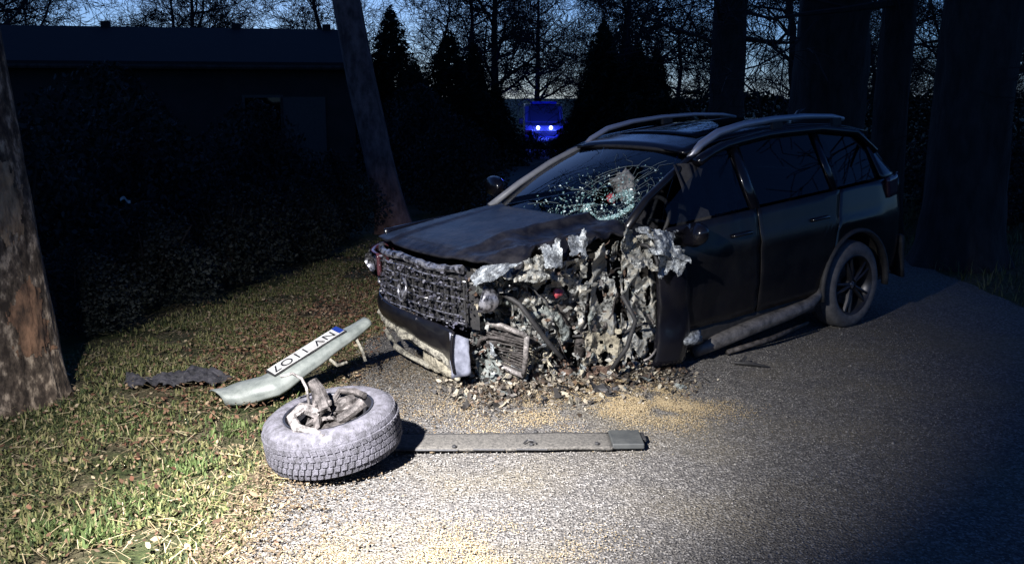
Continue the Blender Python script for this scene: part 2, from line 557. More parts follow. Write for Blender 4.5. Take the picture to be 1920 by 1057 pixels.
# ================================================================== ground, road
def ground():
    xs = np.concatenate([np.linspace(-900, -40, 12), np.linspace(-30, 30, 121), np.linspace(40, 900, 12)])
    ys = np.concatenate([np.linspace(-300, -10, 8), np.linspace(-5, 45, 101), np.linspace(60, 1500, 16)])
    V = np.array([(x, y, gz(x, y) + (0.02 * mnoise.noise(Vector((x * 1.3, y * 1.3, 0))) - 0.02 if abs(x) < 40 and y < 60 else -0.02) - 0.015) for y in ys for x in xs])
    nx = len(xs)
    F = [(j * nx + i, j * nx + i + 1, (j + 1) * nx + i + 1, (j + 1) * nx + i) for j in range(len(ys) - 1) for i in range(nx - 1)]
    o = np_mesh('ground', V, F, M_soil, smooth=True)
    tag(o, 'leaf strewn soil of the verge', kind='structure')


def road_edge(y):
    return -1.13 + 0.10 * mnoise.noise(Vector((0, y * 1.4, 3))) + 0.05 * mnoise.noise(Vector((0, y * 6, 5))) + max(0, y - 5.2) * 0.02


def road():
    ys = list(np.linspace(-4, 12, 161)) + list(np.linspace(12.5, 60, 60))
    V, F = [], []
    n = 12
    for y in ys:
        x0 = road_edge(y)
        for i in range(n):
            t = i / (n - 1)
            x = x0 + (4.55 + 0.08 * mnoise.noise(Vector((9, y * 2, 0))) - x0) * t
            V.append((x, y, gz(0, y) - 0.008 + 0.010 * math.sin(math.pi * t) - (0.02 if i in (0, n - 1) else 0)))
    for j in range(len(ys) - 1):
        for i in range(n - 1):
            F.append((j * n + i, j * n + i + 1, (j + 1) * n + i + 1, (j + 1) * n + i))
    tag(np_mesh('road', V, F, M_asph, smooth=True), 'worn grey asphalt lane with loose grit', kind='structure')


ground()
road()
RZ = 0.0   # road surface height near the wreck


# ================================================================== trees
def trunk_mesh(path, radii, n=28, rows=60, amp=0.08, seed=0, flare=0.0):
    """tapered, furrowed trunk following a bent path; returns MB and a surface function"""
    path = [Vector(p) for p in path]
    ts = np.linspace(0, 1, len(path))

    def at(t):
        c = Vector([np.interp(t, ts, [p[k] for p in path]) for k in range(3)])
        return c, float(np.interp(t, ts, radii))

    def surf(u, t, off=0.0):
        c, r = at(t)
        a = 2 * math.pi * u
        h = c.z
        k = 1 + amp * fbm(math.cos(a) * 1.4 + seed, math.sin(a) * 1.4, h * 0.6, 1.6, 3)
        k += amp * 0.5 * abs(mnoise.noise(Vector((math.cos(a) * 6, math.sin(a) * 6 + seed, h * 1.5))))
        k += flare * math.exp(-max(0, h) / 0.16) * (1 + 0.5 * math.sin(a * 5 + seed))
        return c + Vector((math.cos(a), math.sin(a), 0)) * (r * k + off)
    mb = MB()
    mb.grid(lambda u, v: surf(u, v), n, rows, closed_u=True)
    return mb, surf


def branches(mb, start, d, length, r, depth, kids, spread=0.75, gravity=0.02, seg=4, rmin=0.006):
    """recursive bare branches as 3 to 5 sided tubes"""
    pts, rad = [start], [r]
    p, dd = start.copy(), d.normalized()
    for i in range(seg):
        dd = (dd + Vector((random.gauss(0, .16), random.gauss(0, .16), random.gauss(0, .12) + gravity))).normalized()
        p = p + dd * (length / seg)
        pts.append(p.copy())
        rad.append(max(rmin, r * (1 - 0.75 * (i + 1) / seg)))
    mb.tube(pts, rad, n=5 if r > 0.05 else (4 if r > 0.02 else 3), caps=False)
    if depth <= 0:
        return
    for k in range(kids):
        t = random.uniform(0.2, 1.0)
        i = min(seg - 1, int(t * seg))
        q = pts[i].lerp(pts[i + 1], t * seg - i)
        axis = Vector((random.gauss(0, 1), random.gauss(0, 1), random.gauss(0, 1)))
        nd = (pts[i + 1] - pts[i]).normalized()
        side = axis - nd * axis.dot(nd)
        side.normalize()
        nd = (nd * (1 - spread * 0.5) + side * spread).normalized()
        branches(mb, q, nd, length * random.uniform(0.42, 0.68), max(rmin, r * (1 - 0.7 * t) * 0.6), depth - 1, kids, spread, gravity, max(3, seg - 1), rmin)


def bare_tree_meshes(seed, h, r0, nb=16, kids=6, low=0.25, rmin=0.006):
    random.seed(seed)
    path = [Vector((0, 0, -0.3))]
    p = Vector((0, 0, 0))
    for i in range(7):
        path.append(p.copy())
        p = p + Vector((random.gauss(0, .18), random.gauss(0, .18), h / 7))
    rad = [r0 * 1.1] + [r0 * (1 - 0.85 * i / 6) for i in range(7)]
    tm = MB()
    tm.tube(path, rad, n=9, caps=False)
    bm = MB()
    for k in range(nb):
        t = low + (1 - low) * (k + random.random()) / nb
        i = min(5, int(t * 6))
        q = path[1 + i].lerp(path[2 + i], t * 6 - i) if i < 6 else path[-1]
        a = random.uniform(0, 2 * math.pi)
        d = Vector((math.cos(a), math.sin(a), random.uniform(0.2, 0.9)))
        branches(bm, q, d, h * random.uniform(0.22, 0.36) * (1.15 - 0.5 * t), max(0.02, r0 * (1 - 0.8 * t) * 0.5), 3, kids, rmin=rmin)
    return tm.mesh('trunk', M_barkd, True), bm.mesh('crown', M_twig)


def place_tree(name, meshes, loc, rz, sc, label, cat, group):
    t = thing(name, label, cat, loc, rz, group)
    t.scale = (sc, sc, sc)
    for nm, me in zip(('trunk', 'crown'), meshes):
        o = bpy.data.objects.new(nm, me)
        link(o, t)
    return t


# --- near left tree with knocked off bark
def near_left_tree():
    t = thing('roadside_tree', 'leaning grey barked tree with two bare orange scars at the left edge', 'tree', (-3.06, 5.6, 0), group='trees lining the road')
    path = [(-0.03, 0, -0.2), (0.0, 0, 0.0), (-0.02, 0, 0.5), (-0.07, 0.02, 1.1), (-0.13, 0.05, 1.8), (-0.20, 0.06, 2.6), (-0.42, 0.1, 4.0), (-0.6, 0.2, 6.5)]
    rad = [0.31, 0.275, 0.262, 0.25, 0.24, 0.225, 0.2, 0.12]
    mb, surf = trunk_mesh(path, rad, n=90, rows=190, amp=0.10, seed=2.0, flare=0.12)
    mb.build('trunk', M_bark, t, smooth=True)

    def scar(u0, t0, du, dt, mat, seed):
        m = MB()
        nu, nv = 44, 60
        idx, vs, fs = {}, [], []
        for j in range(nv):
            for i in range(nu):
                a, b = (i / (nu - 1)) * 2 - 1, (j / (nv - 1)) * 2 - 1
                rr = math.hypot(a, b) + 0.42 * mnoise.noise(Vector((a * 2.2 + seed, b * 2.2, 0))) + 0.30 * mnoise.noise(Vector((a * 9 + seed, b * 5, 4)))
                if rr < 0.86:
                    off = 0.004 * (1 - rr ** 2) + 0.010 * mnoise.noise(Vector((a * 7, b * 3, seed)))
                    idx[i, j] = len(vs)
                    vs.append(surf(u0 + a * du, t0 + b * dt, off + 0.004))
        for j in range(nv - 1):
            for i in range(nu - 1):
                q = [(i, j), (i + 1, j), (i + 1, j + 1), (i, j + 1)]
                if all(k in idx for k in q):
                    fs.append(tuple(idx[k] for k in q))
        m.add(vs, fs)
        return m.build('bark_scar', mat, t, smooth=True)
    # t along the path index: z 1.15 -> 3.08/7 ; z 0.45 -> 1.9/7
    scar(0.90, 3.15 / 7, 0.085, 0.058, M_scar, 1.0)['label'] = 'upper pale orange scar'
    scar(0.915, 1.95 / 7, 0.085, 0.07, M_scar2, 5.0)['label'] = 'lower rusty scar'
    bm = MB()
    random.seed(5)
    for k in range(9):
        a = random.uniform(0, 6.28)
        branches(bm, Vector((-0.45, 0.12, 4.2 + k * 0.25)), Vector((math.cos(a), math.sin(a), 0.7)), 2.2, 0.05, 2, 5)
    bm.build('crown', M_twig, t)


def mid_left_tree():
    t = thing('roadside_tree', 'slim leaning reddish trunk rising behind the bonnet of the wreck', 'tree', (-1.62, 13.0, gz(-1.6, 13)), group='trees lining the road')
    path = [(0.02, 0, -0.2), (0.0, 0, 0.0), (-0.12, 0, 0.6), (-0.24, 0, 1.2), (-0.40, 0, 2.0), (-0.58, 0, 3.1), (-0.9, 0.2, 5.0), (-1.1, 0.3, 8.0)]
    rad = [0.27, 0.245, 0.205, 0.195, 0.19, 0.185, 0.15, 0.07]
    mb, _ = trunk_mesh(path, rad, n=50, rows=90, amp=0.08, seed=8.0, flare=0.15)
    mb.build('trunk', M_barkm, t, smooth=True)
    bm = MB()
    random.seed(15)
    for k in range(14):
        a = random.uniform(0, 6.28)
        branches(bm, Vector((-0.8 - 0.02 * k, 0.15, 4.2 + k * 0.25)), Vector((math.cos(a), math.sin(a), 0.7)), 2.4, 0.05, 2, 5)
    bm.build('crown', M_twig, t)


near_left_tree()
mid_left_tree()


def avenue_tree(x, y, r, label, seed, lean=0.0, low=3.0):
    t = thing('avenue_tree', label, 'tree', (x, y, gz(x, y)), group='trees lining the road')
    path = [(0, 0, -0.3), (0, 0, 0), (lean * .3, 0, 1), (lean, 0, 3), (lean * 1.6, 0, 5), (lean * 2, 0, 9)]
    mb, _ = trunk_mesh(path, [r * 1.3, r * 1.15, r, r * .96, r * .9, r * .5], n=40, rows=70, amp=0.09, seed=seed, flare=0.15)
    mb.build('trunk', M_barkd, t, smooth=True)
    bm = MB()
    random.seed(int(seed * 10))
    for k in range(18):
        a = random.uniform(0, 6.28)
        z = low + k * 0.3
        branches(bm, Vector((lean * z / 3, 0, z)), Vector((math.cos(a), math.sin(a), random.uniform(-0.1, 0.6))), 2.6, 0.06, 3, 5, gravity=-0.01)
    bm.build('crown', M_twig, t)


avenue_tree(4.95, 10.4, 0.40, 'broad dark trunk nearest the right edge of the picture', 3.1, 0.05)
avenue_tree(4.95, 12.6, 0.21, 'thin dark trunk between the two broad trunks on the right', 4.2, 0.02)
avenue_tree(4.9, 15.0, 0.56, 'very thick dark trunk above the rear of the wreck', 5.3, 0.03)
avenue_tree(5.0, 22.5, 0.40, 'dark trunk straight above the roof of the wreck', 6.4, 0.0)

# --- leafless wood behind
VAR = [bare_tree_meshes(31, 9.0, 0.16, 18, 7, 0.10, 0.007), bare_tree_meshes(47, 11.0, 0.2, 19, 7, 0.12, 0.008), bare_tree_meshes(58, 7.5, 0.12, 17, 7, 0.08, 0.0065)]
random.seed(99)
spots = []
for row, (yy, n, x0, x1) in enumerate(((34, 8, -24, 17), (44, 9, -30, 24), (56, 10, -38, 32))):
    for i in range(n):
        x = x0 + (x1 - x0) * (i + random.uniform(.2, .8)) / n
        if row < 2 and abs(x - 1.3 * yy / 42) < 1.3:
            x += 2.4
        spots.append((x, yy + random.uniform(-2.5, 2.5), row))
for i, (x, y, row) in enumerate(spots):
    place_tree('bare_tree', VAR[i % 3], (x, y, gz(x, y) - 0.1), random.uniform(0, 6.28), random.uniform(0.85, 1.2),
               'leafless dark tree in the wood behind, twigs against the dusk sky', 'tree', 'leafless trees against the sky')


# --- conifers
def conifer_meshes(seed, h, w):
    random.seed(seed)
    g = np.random.default_rng(seed)
    tm = MB()
    tm.tube([(0, 0, -0.2), (0, 0, h * .5), (0, 0, h * 0.98)], [0.11, 0.07, 0.012], n=7, caps=False)
    n = 24000
    t = 1 - np.sqrt(g.uniform(0, 1, n)) * 0.99
    a = g.uniform(0, 2 * np.pi, n)
    tier = (t * 17) % 1.0
    lob = 1 + 0.26 * np.sin(a * 3 + t * 11 + seed) + 0.22 * np.sin(a * 7 - t * 27)
    rad = w * (1 - t ** 1.5) ** 0.95 * (1.0 - 0.35 * tier) * lob * np.sqrt(g.uniform(0.12, 1, n)) + 0.03
    pos = np.stack([rad * np.cos(a), rad * np.sin(a), t * h + 0.06 - rad * 0.22], 1)
    pos[:, 2] = np.maximum(pos[:, 2], 0.05)
    size = g.uniform(0.06, 0.15, n)
    P = np.einsum('nij,vj->nvi', rot_mats(n, 0.9, g), np.array([(-1, -.18, 0), (1, 0, .15), (-.4, .3, .1)])) * size[:, None, None] + pos[:, None]
    o = np_mesh('crown', P.reshape(-1, 3), np.arange(n * 3).reshape(-1, 3), M_needle)
    me = o.data
    bpy.data.objects.remove(o)
    return tm.mesh('trunk', M_barkd), me


CON = [conifer_meshes(3, 4.6, 1.45), conifer_meshes(4, 4.2, 1.75)]
# (x, y, scale, variant, label)
for x, y, s, k, lab in [
    (-3.35, 27, 0.99, 0, 'tall pointed conifer just right of the leaning reddish trunk'),
    (-1.75, 27, 0.93, 1, 'conifer with second highest tip right of the leaning reddish trunk'),
    (-2.55, 25.5, 0.72, 1, 'low conifer filling the gap between the two tallest left conifers'),
    (-1.12, 28, 0.80, 0, 'conifer stepping down towards the blue lights from the left'),
    (-0.50, 29.5, 0.62, 1, 'lowest conifer left of the blue lights'),
    (2.80, 30, 0.97, 0, 'pointed conifer right of the blue lights'),
    (3.75, 29, 0.88, 1, 'bushy conifer above the windscreen of the wreck'),
    (2.25, 31.5, 0.55, 1, 'small conifer closest to the blue lights on the right'),
    (4.6, 31, 0.80, 0, 'conifer behind the trunk above the roof of the wreck'),
    (-4.7, 29, 0.85, 1, 'conifer half hidden by the leaning reddish trunk'),
]:
    place_tree('conifer', CON[k], (x, y, gz(x, y) - 0.1), random.uniform(0, 6), s, lab, 'conifer', 'conifers by the bend of the road')


# --- shrubs
def shrub_mesh(seed, n=9500, mat=None, leaf=(0.012, 0.032)):
    g = np.random.default_rng(seed)
    a = g.uniform(0, 2 * np.pi, n)
    z = g.uniform(0, 1, n) ** 0.8
    lob = 1 + 0.25 * np.sin(a * 3 + seed) + 0.15 * np.sin(a * 7 + z * 9)
    r = np.sqrt(g.uniform(0.1, 1, n)) * np.sin(np.clip(z * 0.85 + 0.15, 0, 1) * np.pi) ** 0.6 * lob
    pos = np.stack([r * np.cos(a) * 0.75, r * np.sin(a) * 0.75, z * (0.85 + 0.25 * np.sin(a * 4 + seed)) + 0.02], 1)
    size = g.uniform(*leaf, n)
    P = np.einsum('nij,vj->nvi', rot_mats(n, 1.2, g), np.array(LEAF_V)) * size[:, None, None] + pos[:, None]
    F = np.asarray(LEAF_F)[None] + (np.arange(n) * 6)[:, None, None]
    o = np_mesh('foliage', P.reshape(-1, 3), F.reshape(-1, 3), mat or M_shrub)
    me = o.data
    bpy.data.objects.remove(o)
    random.seed(seed)
    st = MB()
    for k in range(9):
        a = random.uniform(0, 6.28)
        st.tube([(0, 0, -.05), (math.cos(a) * .25, math.sin(a) * .25, .45), (math.cos(a) * .5, math.sin(a) * .5, .85)], [.02, .014, .006], n=4, caps=False)
    return me, st.mesh('stem', M_twig)


SH = [shrub_mesh(11), shrub_mesh(12), shrub_mesh(13)]
SHR = shrub_mesh(14, 3000, M_shrubr, (0.02, 0.045))


def shrub(name, var, x, y, sx, sz, label, group, cat='shrub'):
    t = thing(name, label, cat, (x, y, gz(x, y)), random.uniform(0, 6), group)
    t.scale = (sx, sx, sz)
    link(bpy.data.objects.new('foliage', var[0]), t)
    link(bpy.data.objects.new('stem', var[1]), t)
    return t


G1 = 'shrubs along the back of the verge'
for i, (x, y, sx, sz, lab) in enumerate([
    (-3.35, 7.1, 0.62, 0.62, 'low bluish shrub nearest the scarred left tree'),
    (-3.15, 8.1, 0.75, 0.80, 'dark shrub second from the scarred left tree'),
    (-2.85, 9.3, 0.80, 0.95, 'mid height shrub in the middle of the dark verge hedge'),
    (-2.45, 10.7, 0.75, 0.85, 'pale twiggy shrub above the torn bumper'),
    (-2.35, 12.3, 0.85, 1.0, 'shrub just left of the foot of the leaning reddish trunk'),
    (-4.3, 8.2, 1.1, 1.5, 'taller dark shrub behind the scarred left tree'),
    (-3.9, 10.2, 1.2, 1.6, 'big dark shrub below the long roof, left of centre'),
    (-3.3, 12.4, 1.2, 1.6, 'big dark shrub left of the leaning reddish trunk'),
    (-0.9, 15.5, 1.1, 1.4, 'dark shrub right of the leaning reddish trunk'),
    (-5.2, 12.5, 1.5, 2.0, 'tallest dark shrub in front of the long barn'),
    (-1.15, 19.0, 1.1, 1.4, 'dark shrub between the wreck bonnet and the blue lights'),
    (0.62, 33.5, 1.1, 0.85, 'low dark shrub in front of the blue lights'),
    (1.75, 32.5, 0.9, 0.8, 'low dark shrub right of the blue lights'),
    (-1.7, 17.5, 1.4, 1.9, 'broad dark shrub behind the leaning reddish trunk'),
]):
    shrub('shrub', SH[i % 3], x, y, sx, sz, lab, G1)
shrub('withered_shrub', SHR, 5.75, 11.9, 0.6, 0.8, 'small reddish withered shrub at the foot of the right trunks', 'shrubs behind the wreck')
for i, (x, y, s, lab) in enumerate([(6.6, 13.5, 1.3, 'dark shrub right of the reddish withered shrub'), (5.9, 17.5, 1.4, 'dark shrub behind the very thick trunk'),
                                     (7.8, 16.0, 1.5, 'dark shrub at the far right below the skyline')]):
    shrub('shrub', SH[i % 3], x, y, s, s, lab, 'shrubs behind the wreck')


# --- clipped hedge closing the right background
def far_hedge():
    t = thing('hedge', 'long dark clipped hedge closing the view behind the right trunks', 'hedge', (13.5, 25.0, gz(0, 25)))
    g = np.random.default_rng(5)
    n = 26000
    x = g.uniform(-10.5, 13, n)
    z = g.uniform(0, 1, n)
    front = g.uniform(0, 1, n)
    pos = np.stack([x, front * 0.8 - 0.4, z * (2.12 + 0.06 * np.sin(x * 2.1) + 0.05 * np.sin(x * 7))], 1)
    P = np.einsum('nij,vj->nvi', rot_mats(n, 1.2, g), np.array(LEAF_V)) * g.uniform(0.04, 0.09, n)[:, None, None] + pos[:, None]
    F = np.asarray(LEAF_F)[None] + (np.arange(n) * 6)[:, None, None]
    np_mesh('foliage', P.reshape(-1, 3), F.reshape(-1, 3), M_needle, t)
    st = MB()
    for k in range(40):
        xx = -10.4 + k * 0.59
        st.tube([(xx, 0, -0.1), (xx + .1, 0, 1.0), (xx, .05, 1.9)], [0.05, 0.04, 0.015], n=4, caps=False)
    st.build('stem', M_twig, t)


far_hedge()


# --- long barn behind the verge
def barn():
    t = thing('barn', 'long low dark barn with a straight roofline and small chimneys on the left', 'barn', (-11.1, 23.4, -0.2), R(12))
    w = MB()
    w.box((0, 2.2, 1.45), (14.4, 4.4, 2.9))
    w.build('wall', M_wall, t)
    for k in range(4):
        f = MB()
        f.box((-5 + k * 3.3, -0.03, 1.5), (1.0, 0.08, 1.1))
        fo = f.build('window', M_black, t)
        p = MB()
        p.box((-5 + k * 3.3, -0.08, 1.5), (0.86, 0.03, 0.96))
        p.build('pane', M_dglass, fo)
    d = MB()
    d.box((5.9, -0.03, 1.0), (1.1, 0.08, 2.0))
    d.build('door', M_black, t)
    r = MB()
    e = 0.35
    L2 = 7.45
    r.add([(-L2, -e, 2.75), (L2, -e, 2.75), (L2, 2.2, 3.72), (-L2, 2.2, 3.72), (-L2, 4.4 + e, 2.75), (L2, 4.4 + e, 2.75),
           (-L2, -e, 2.85), (L2, -e, 2.85), (L2, 2.2, 3.82), (-L2, 2.2, 3.82), (-L2, 4.4 + e, 2.85), (L2, 4.4 + e, 2.85)],
          [(0, 3, 2, 1), (3, 4, 5, 2), (6, 7, 8, 9), (9, 8, 11, 10), (0, 1, 7, 6), (4, 10, 11, 5), (0, 6, 9, 3), (3, 9, 10, 4), (1, 2, 8, 7), (2, 5, 11, 8)])
    ro = r.build('roof', M_tile, t)
    for x in (0.9, 4.2, 6.6):
        c = MB()
        c.box((x, 2.2, 3.85), (0.22, 0.22, 0.20))
        c.build('chimney', M_wall, ro)
    g = MB()
    g.tube([(-L2, -e - .06, 2.72), (L2, -e - .06, 2.72)], 0.06, n=6)
    g.build('gutter', M_barkd, t)


barn()


# --- emergency van with blue flashers
def van():
    y0 = 42.0
    z0 = gz(0, y0)
    t = thing('emergency_van', 'distant emergency van with two bright blue flashing lights', 'van', (1.42, y0, z0))
    b = MB()
    prof = [(-0.02, 0.28), (-0.02, 0.85), (0.10, 1.02), (0.75, 1.12), (1.45, 1.85), (1.9, 1.95), (4.6, 1.95), (4.7, 1.7), (4.7, 0.3)]
    n = len(prof)
    vs = [(-0.86, p[0], p[1]) for p in prof] + [(0.86, p[0], p[1]) for p in prof]
    b.add(vs, [tuple(range(n)), tuple(reversed(range(n, 2 * n)))] + [(i, i + n, (i + 1) % n + n, (i + 1) % n) for i in range(n)])
    b.build('body', M_van, t, bevel=0.05)
    w = MB()
    w.add([(-0.72, 0.80, 1.19), (0.72, 0.80, 1.19), (0.64, 1.39, 1.81), (-0.64, 1.39, 1.81)], [(0, 1, 2, 3)])
    w.build('windscreen', pm('van_screen_glow', (0.03, 0.035, 0.08), rough=0.35), t, thick=0.02)  # opaque bluish screen, the flashers' glow put into its colour too
    g = MB()
    for k in range(3):
        g.box((0, -0.06, 0.62 + 0.08 * k), (1.0, 0.03, 0.04))
    g.build('grille', M_black, t)
    bu = MB()
    bu.box((0, -0.08, 0.40), (1.66, 0.14, 0.2))
    bu.build('bumper', M_black, t, bevel=0.03)
    lp = MB()
    lp.box((-0.06, -0.16, 0.44), (0.5, 0.02, 0.12))
    lp.build('plate', M_white, t)
    for s in (-1, 1):
        h = MB()
        h.box((s * 0.68, -0.05, 0.74), (0.3, 0.05, 0.2))
        h.build('headlight', M_lens, t, bevel=0.02)
        m = MB()
        m.box((s * 1.02, 0.75, 1.2), (0.2, 0.1, 0.26))
        m.build('mirror', M_black, t, bevel=0.03)
        f = MB()
        f.lathe([(0.0, -0.05), (0.05, -0.045), (0.075, 0.0), (0.075, 0.05), (0, 0.05)], 14, axis='y', c=(s * 0.28, -0.16, 0.93))
        f.build('flasher', M_blue, t)
        for yy in (0.8, 3.8):
            wh = MB()
            wh.lathe([(0.0, -0.1), (0.28, -0.1), (0.33, -0.07), (0.33, 0.07), (0.28, 0.1), (0, 0.1)], 20, axis='y')
            o = wh.build('wheel', M_rubdark, t)
            o.location = (s * 0.8, yy, 0.33)
            o.rotation_euler = (0, 0, R(90))
    lb = MB()
    lb.box((0, 1.7, 2.0), (1.2, 0.3, 0.12))
    lb.build('light_bar', M_bluebar, t, bevel=0.03)
    for s in (-1, 1):
        pl = bpy.data.lights.new('flasher_fill_light', 'POINT')  # added point lights ahead of the van, throwing blue on its front
        pl.energy = 110
        pl.color = (0.04, 0.08, 1.0)
        pl.shadow_soft_size = 0.1
        po = bpy.data.objects.new('flasher_fill_light', pl)
        link(po, t)
        po.location = (s * 0.5, -1.1, 1.1)


van()


# ================================================================== the wrecked SUV
# local frame: x from nose to tail, y towards its right side, z up
suv = thing('wrecked_suv', 'black wrecked SUV with its front left corner torn away and roof rails', 'car')
suv.matrix_world = (Matrix.Translation((2.686, 7.38, 0.0)) @ Matrix.Rotation(0.6495, 4, 'Z') @ Matrix.Rotation(-0.0437, 4, 'Y')
                    @ Matrix.Translation((-3.53, 0.86, 0)))

WT = ([0, .08, .2, .45, .9, 2.0, 3.4, 3.9, 4.2, 4.42], [.60, .73, .80, .87, .905, .915, .905, .885, .84, .74])
ZT = ([.18, .35, .6, .8, .95, 1.12], [.93, .965, 1.0, .997, .978, .945])


def Wx(x):
    return float(np.interp(x, *WT))


def sidey(x, z):
    return Wx(x) * float(np.interp(z, *ZT))


def belt(x):
    return 1.05 + 0.03 * (x - 1.2)


def roofz(x):
    return float(np.interp(x, [1.85, 2.0, 2.3, 2.8, 3.3, 3.8, 4.1, 4.3], [1.455, 1.50, 1.55, 1.585, 1.59, 1.56, 1.50, 1.42]))


def lerp(a, b, t):
    return a + (b - a) * t


def arch(x, xc, r=0.41, zc=0.35):
    d = r * r - (x - xc) ** 2
    return zc + math.sqrt(d) if d > 0 else -1


def panel(name, x0, x1, zlo, zhi, s, mat, nx=24, nz=14, dent=0.0):
    m = MB()

    def fn(u, v):
        x = lerp(x0(v), x1(v), u)
        z = lerp(zlo(x), zhi(x), v)
        y = sidey(x, z) + 0.012 * math.exp(-((z - 0.86) / 0.035) ** 2)
        if dent:
            y -= dent * max(0, mnoise.noise(Vector((x * 2.5, z * 2.5, 1.0)))) + dent * 0.3 * abs(mnoise.noise(Vector((x * 8, z * 8, 2))))
        return (x, s * y, z)
    m.grid(fn, nx, nz)
    return m.build(name, mat, suv, smooth=True, thick=0.018, auto=35)


for s in (-1, 1):
    fd = panel('front_door', lambda v: 1.40 + 0.05 * v, lambda v: 2.345, lambda x: 0.34, belt, s, M_dusty if s < 0 else M_paint, dent=0.05 if s < 0 else 0)
    rd = panel('rear_door', lambda v: 2.36, lambda v: 3.22 + 0.12 * v, lambda x: max(0.34, arch(x, 3.53)), belt, s, M_dusty if s < 0 else M_paint)
    panel('rear_quarter', lambda v: 3.235 + 0.12 * v, lambda v: 4.34 - 0.05 * v, lambda x: max(0.34, arch(x, 3.53)), belt, s, M_paint)
    for dr, xx in ((fd, 2.15), (rd, 3.05)):
        h = MB()
        h.tube([(xx - .1, s * (sidey(xx, .93) + .004), .925), (xx - .08, s * (sidey(xx, .93) + .035), .935), (xx + .08, s * (sidey(xx, .93) + .035), .938), (xx + .1, s * (sidey(xx, .93) + .004), .935)], 0.013, n=7)
        h.build('door_handle', M_paint, dr, smooth=True)
    # arch moulding
    am = MB()
    pts = [(3.53 - 0.43 * math.cos(a), s * (sidey(3.53, .6) + 0.004), 0.35 + 0.43 * math.sin(a)) for a in np.linspace(-0.15, math.pi + 0.15, 26)]
    am.tube(pts, 0.032, n=7, squash=0.6)
    am.build('arch_moulding', M_black, suv, smooth=True)
    # glass in the doors and quarter, set a little inside the pillars
    GX = lambda x: float(np.interp(x, [1.2, 1.35, 2.02, 2.3, 2.8, 3.4, 3.9, 4.15], [1.06, 1.10, 1.43, 1.49, 1.53, 1.53, 1.47, 1.20]))

    def gy(x, z):
        return 0.865 - 0.26 * max(0, (z - 1.06)) / 0.5 - 0.05 * max(0, x - 3.4)

    def pane(name, xa, xb, mat, par):
        m = MB()
        m.grid(lambda u, v: (lerp(xa, xb, u), s * gy(lerp(xa, xb, u), lerp(belt(lerp(xa, xb, u)) + .015, GX(lerp(xa, xb, u)), v)),
                             lerp(belt(lerp(xa, xb, u)) + .015, GX(lerp(xa, xb, u)), v)), 14, 8)
        m.build(name, mat, par, smooth=True)
    pane('front_window', 1.50, 2.29, M_glass, fd)
    pane('rear_window', 2.42, 3.26, M_dglass, rd)
    pane('quarter_window', 3.36, 3.98, M_dglass, suv)

    def pillar(name, pts, r, sq=0.55, mat=M_paint):
        m = MB()
        m.tube(pts, r, n=8, squash=sq)
        return m.build(name, mat, suv, smooth=True)
    pillar('roof_side', [(x, s * (gy(x, GX(x)) - .012), GX(x) + .035) for x in np.linspace(1.95, 4.05, 14)], 0.045, 0.7)
    pillar('centre_pillar', [(2.35, s * (gy(2.35, 1.08) + .004), 1.08), (2.36, s * (gy(2.36, 1.3) + .004), 1.3), (2.38, s * (gy(2.38, 1.52) + .0), 1.52)], 0.05, 0.5)
    pillar('rear_pillar', [(3.31, s * (gy(3.31, 1.1) + .004), 1.1), (3.33, s * (gy(3.33, 1.54)), 1.54)], 0.04, 0.5)
    # tail corner of the cabin
    m = MB()
    m.grid(lambda u, v: (lerp(3.97 + 0.03 * u, 4.30 - 0.22 * v, u), s * (gy(4.0, lerp(1.1, 1.5, v)) + 0.006 - 0.09 * u * u), lerp(1.13, 1.49 - 0.05 * u, v)), 8, 10)
    m.build('tail_pillar', M_paint, suv, smooth=True, thick=0.03)
    # A pillar
    ap = [(1.20, s * .735, 1.085), (1.45, s * .69, 1.235), (1.72, s * .635, 1.375), (1.92, s * .595, 1.455), (2.06, s * .58, 1.49)]
    if s < 0:
        ap = [(p[0] + 0.02, p[1] + 0.03 * (i == 1), p[2] - 0.015) for i, p in enumerate(ap)]
    m = MB()
    m.tube(ap, [0.032, 0.031, 0.030, 0.028, 0.025], n=8, squash=0.8)
    m.build('windscreen_pillar', M_pil if s > 0 else M_dusty, suv, smooth=True)
    # roof rail with feet
    m = MB()
    rp = [(1.98, s * .575, 1.445), (2.10, s * .575, 1.535), (2.28, s * .573, 1.605), (2.55, s * .57, 1.645), (2.9, s * .565, 1.665), (3.3, s * .56, 1.665), (3.65, s * .555, 1.645), (3.82, s * .55, 1.615)]
    m.tube(rp, [k * (1.0 if s < 0 else .72) for k in (0.022, 0.026, 0.026, 0.023, 0.021, 0.019, 0.017, 0.014)], n=10, squash=1.2)
    rl = m.build('roof_rail', M_rail, suv, smooth=True)
    for xx in (2.95, 3.7):
        f = MB()
        f.box((xx, s * .562, roofz(xx) + .03), (.12, .03, .07))
        f.build('rail_foot', M_black, rl, bevel=.008)
    # tail lamp
    m = MB()
    m.grid(lambda u, v: (4.02 + 0.34 * u - 0.02 * v, s * (sidey(4.02 + .34 * u, 1.0) + 0.012 - 0.02 * u), 0.98 + 0.16 * v + 0.02 * u), 10, 6)
    m.build('tail_light', M_lens, suv, smooth=True, thick=0.03)

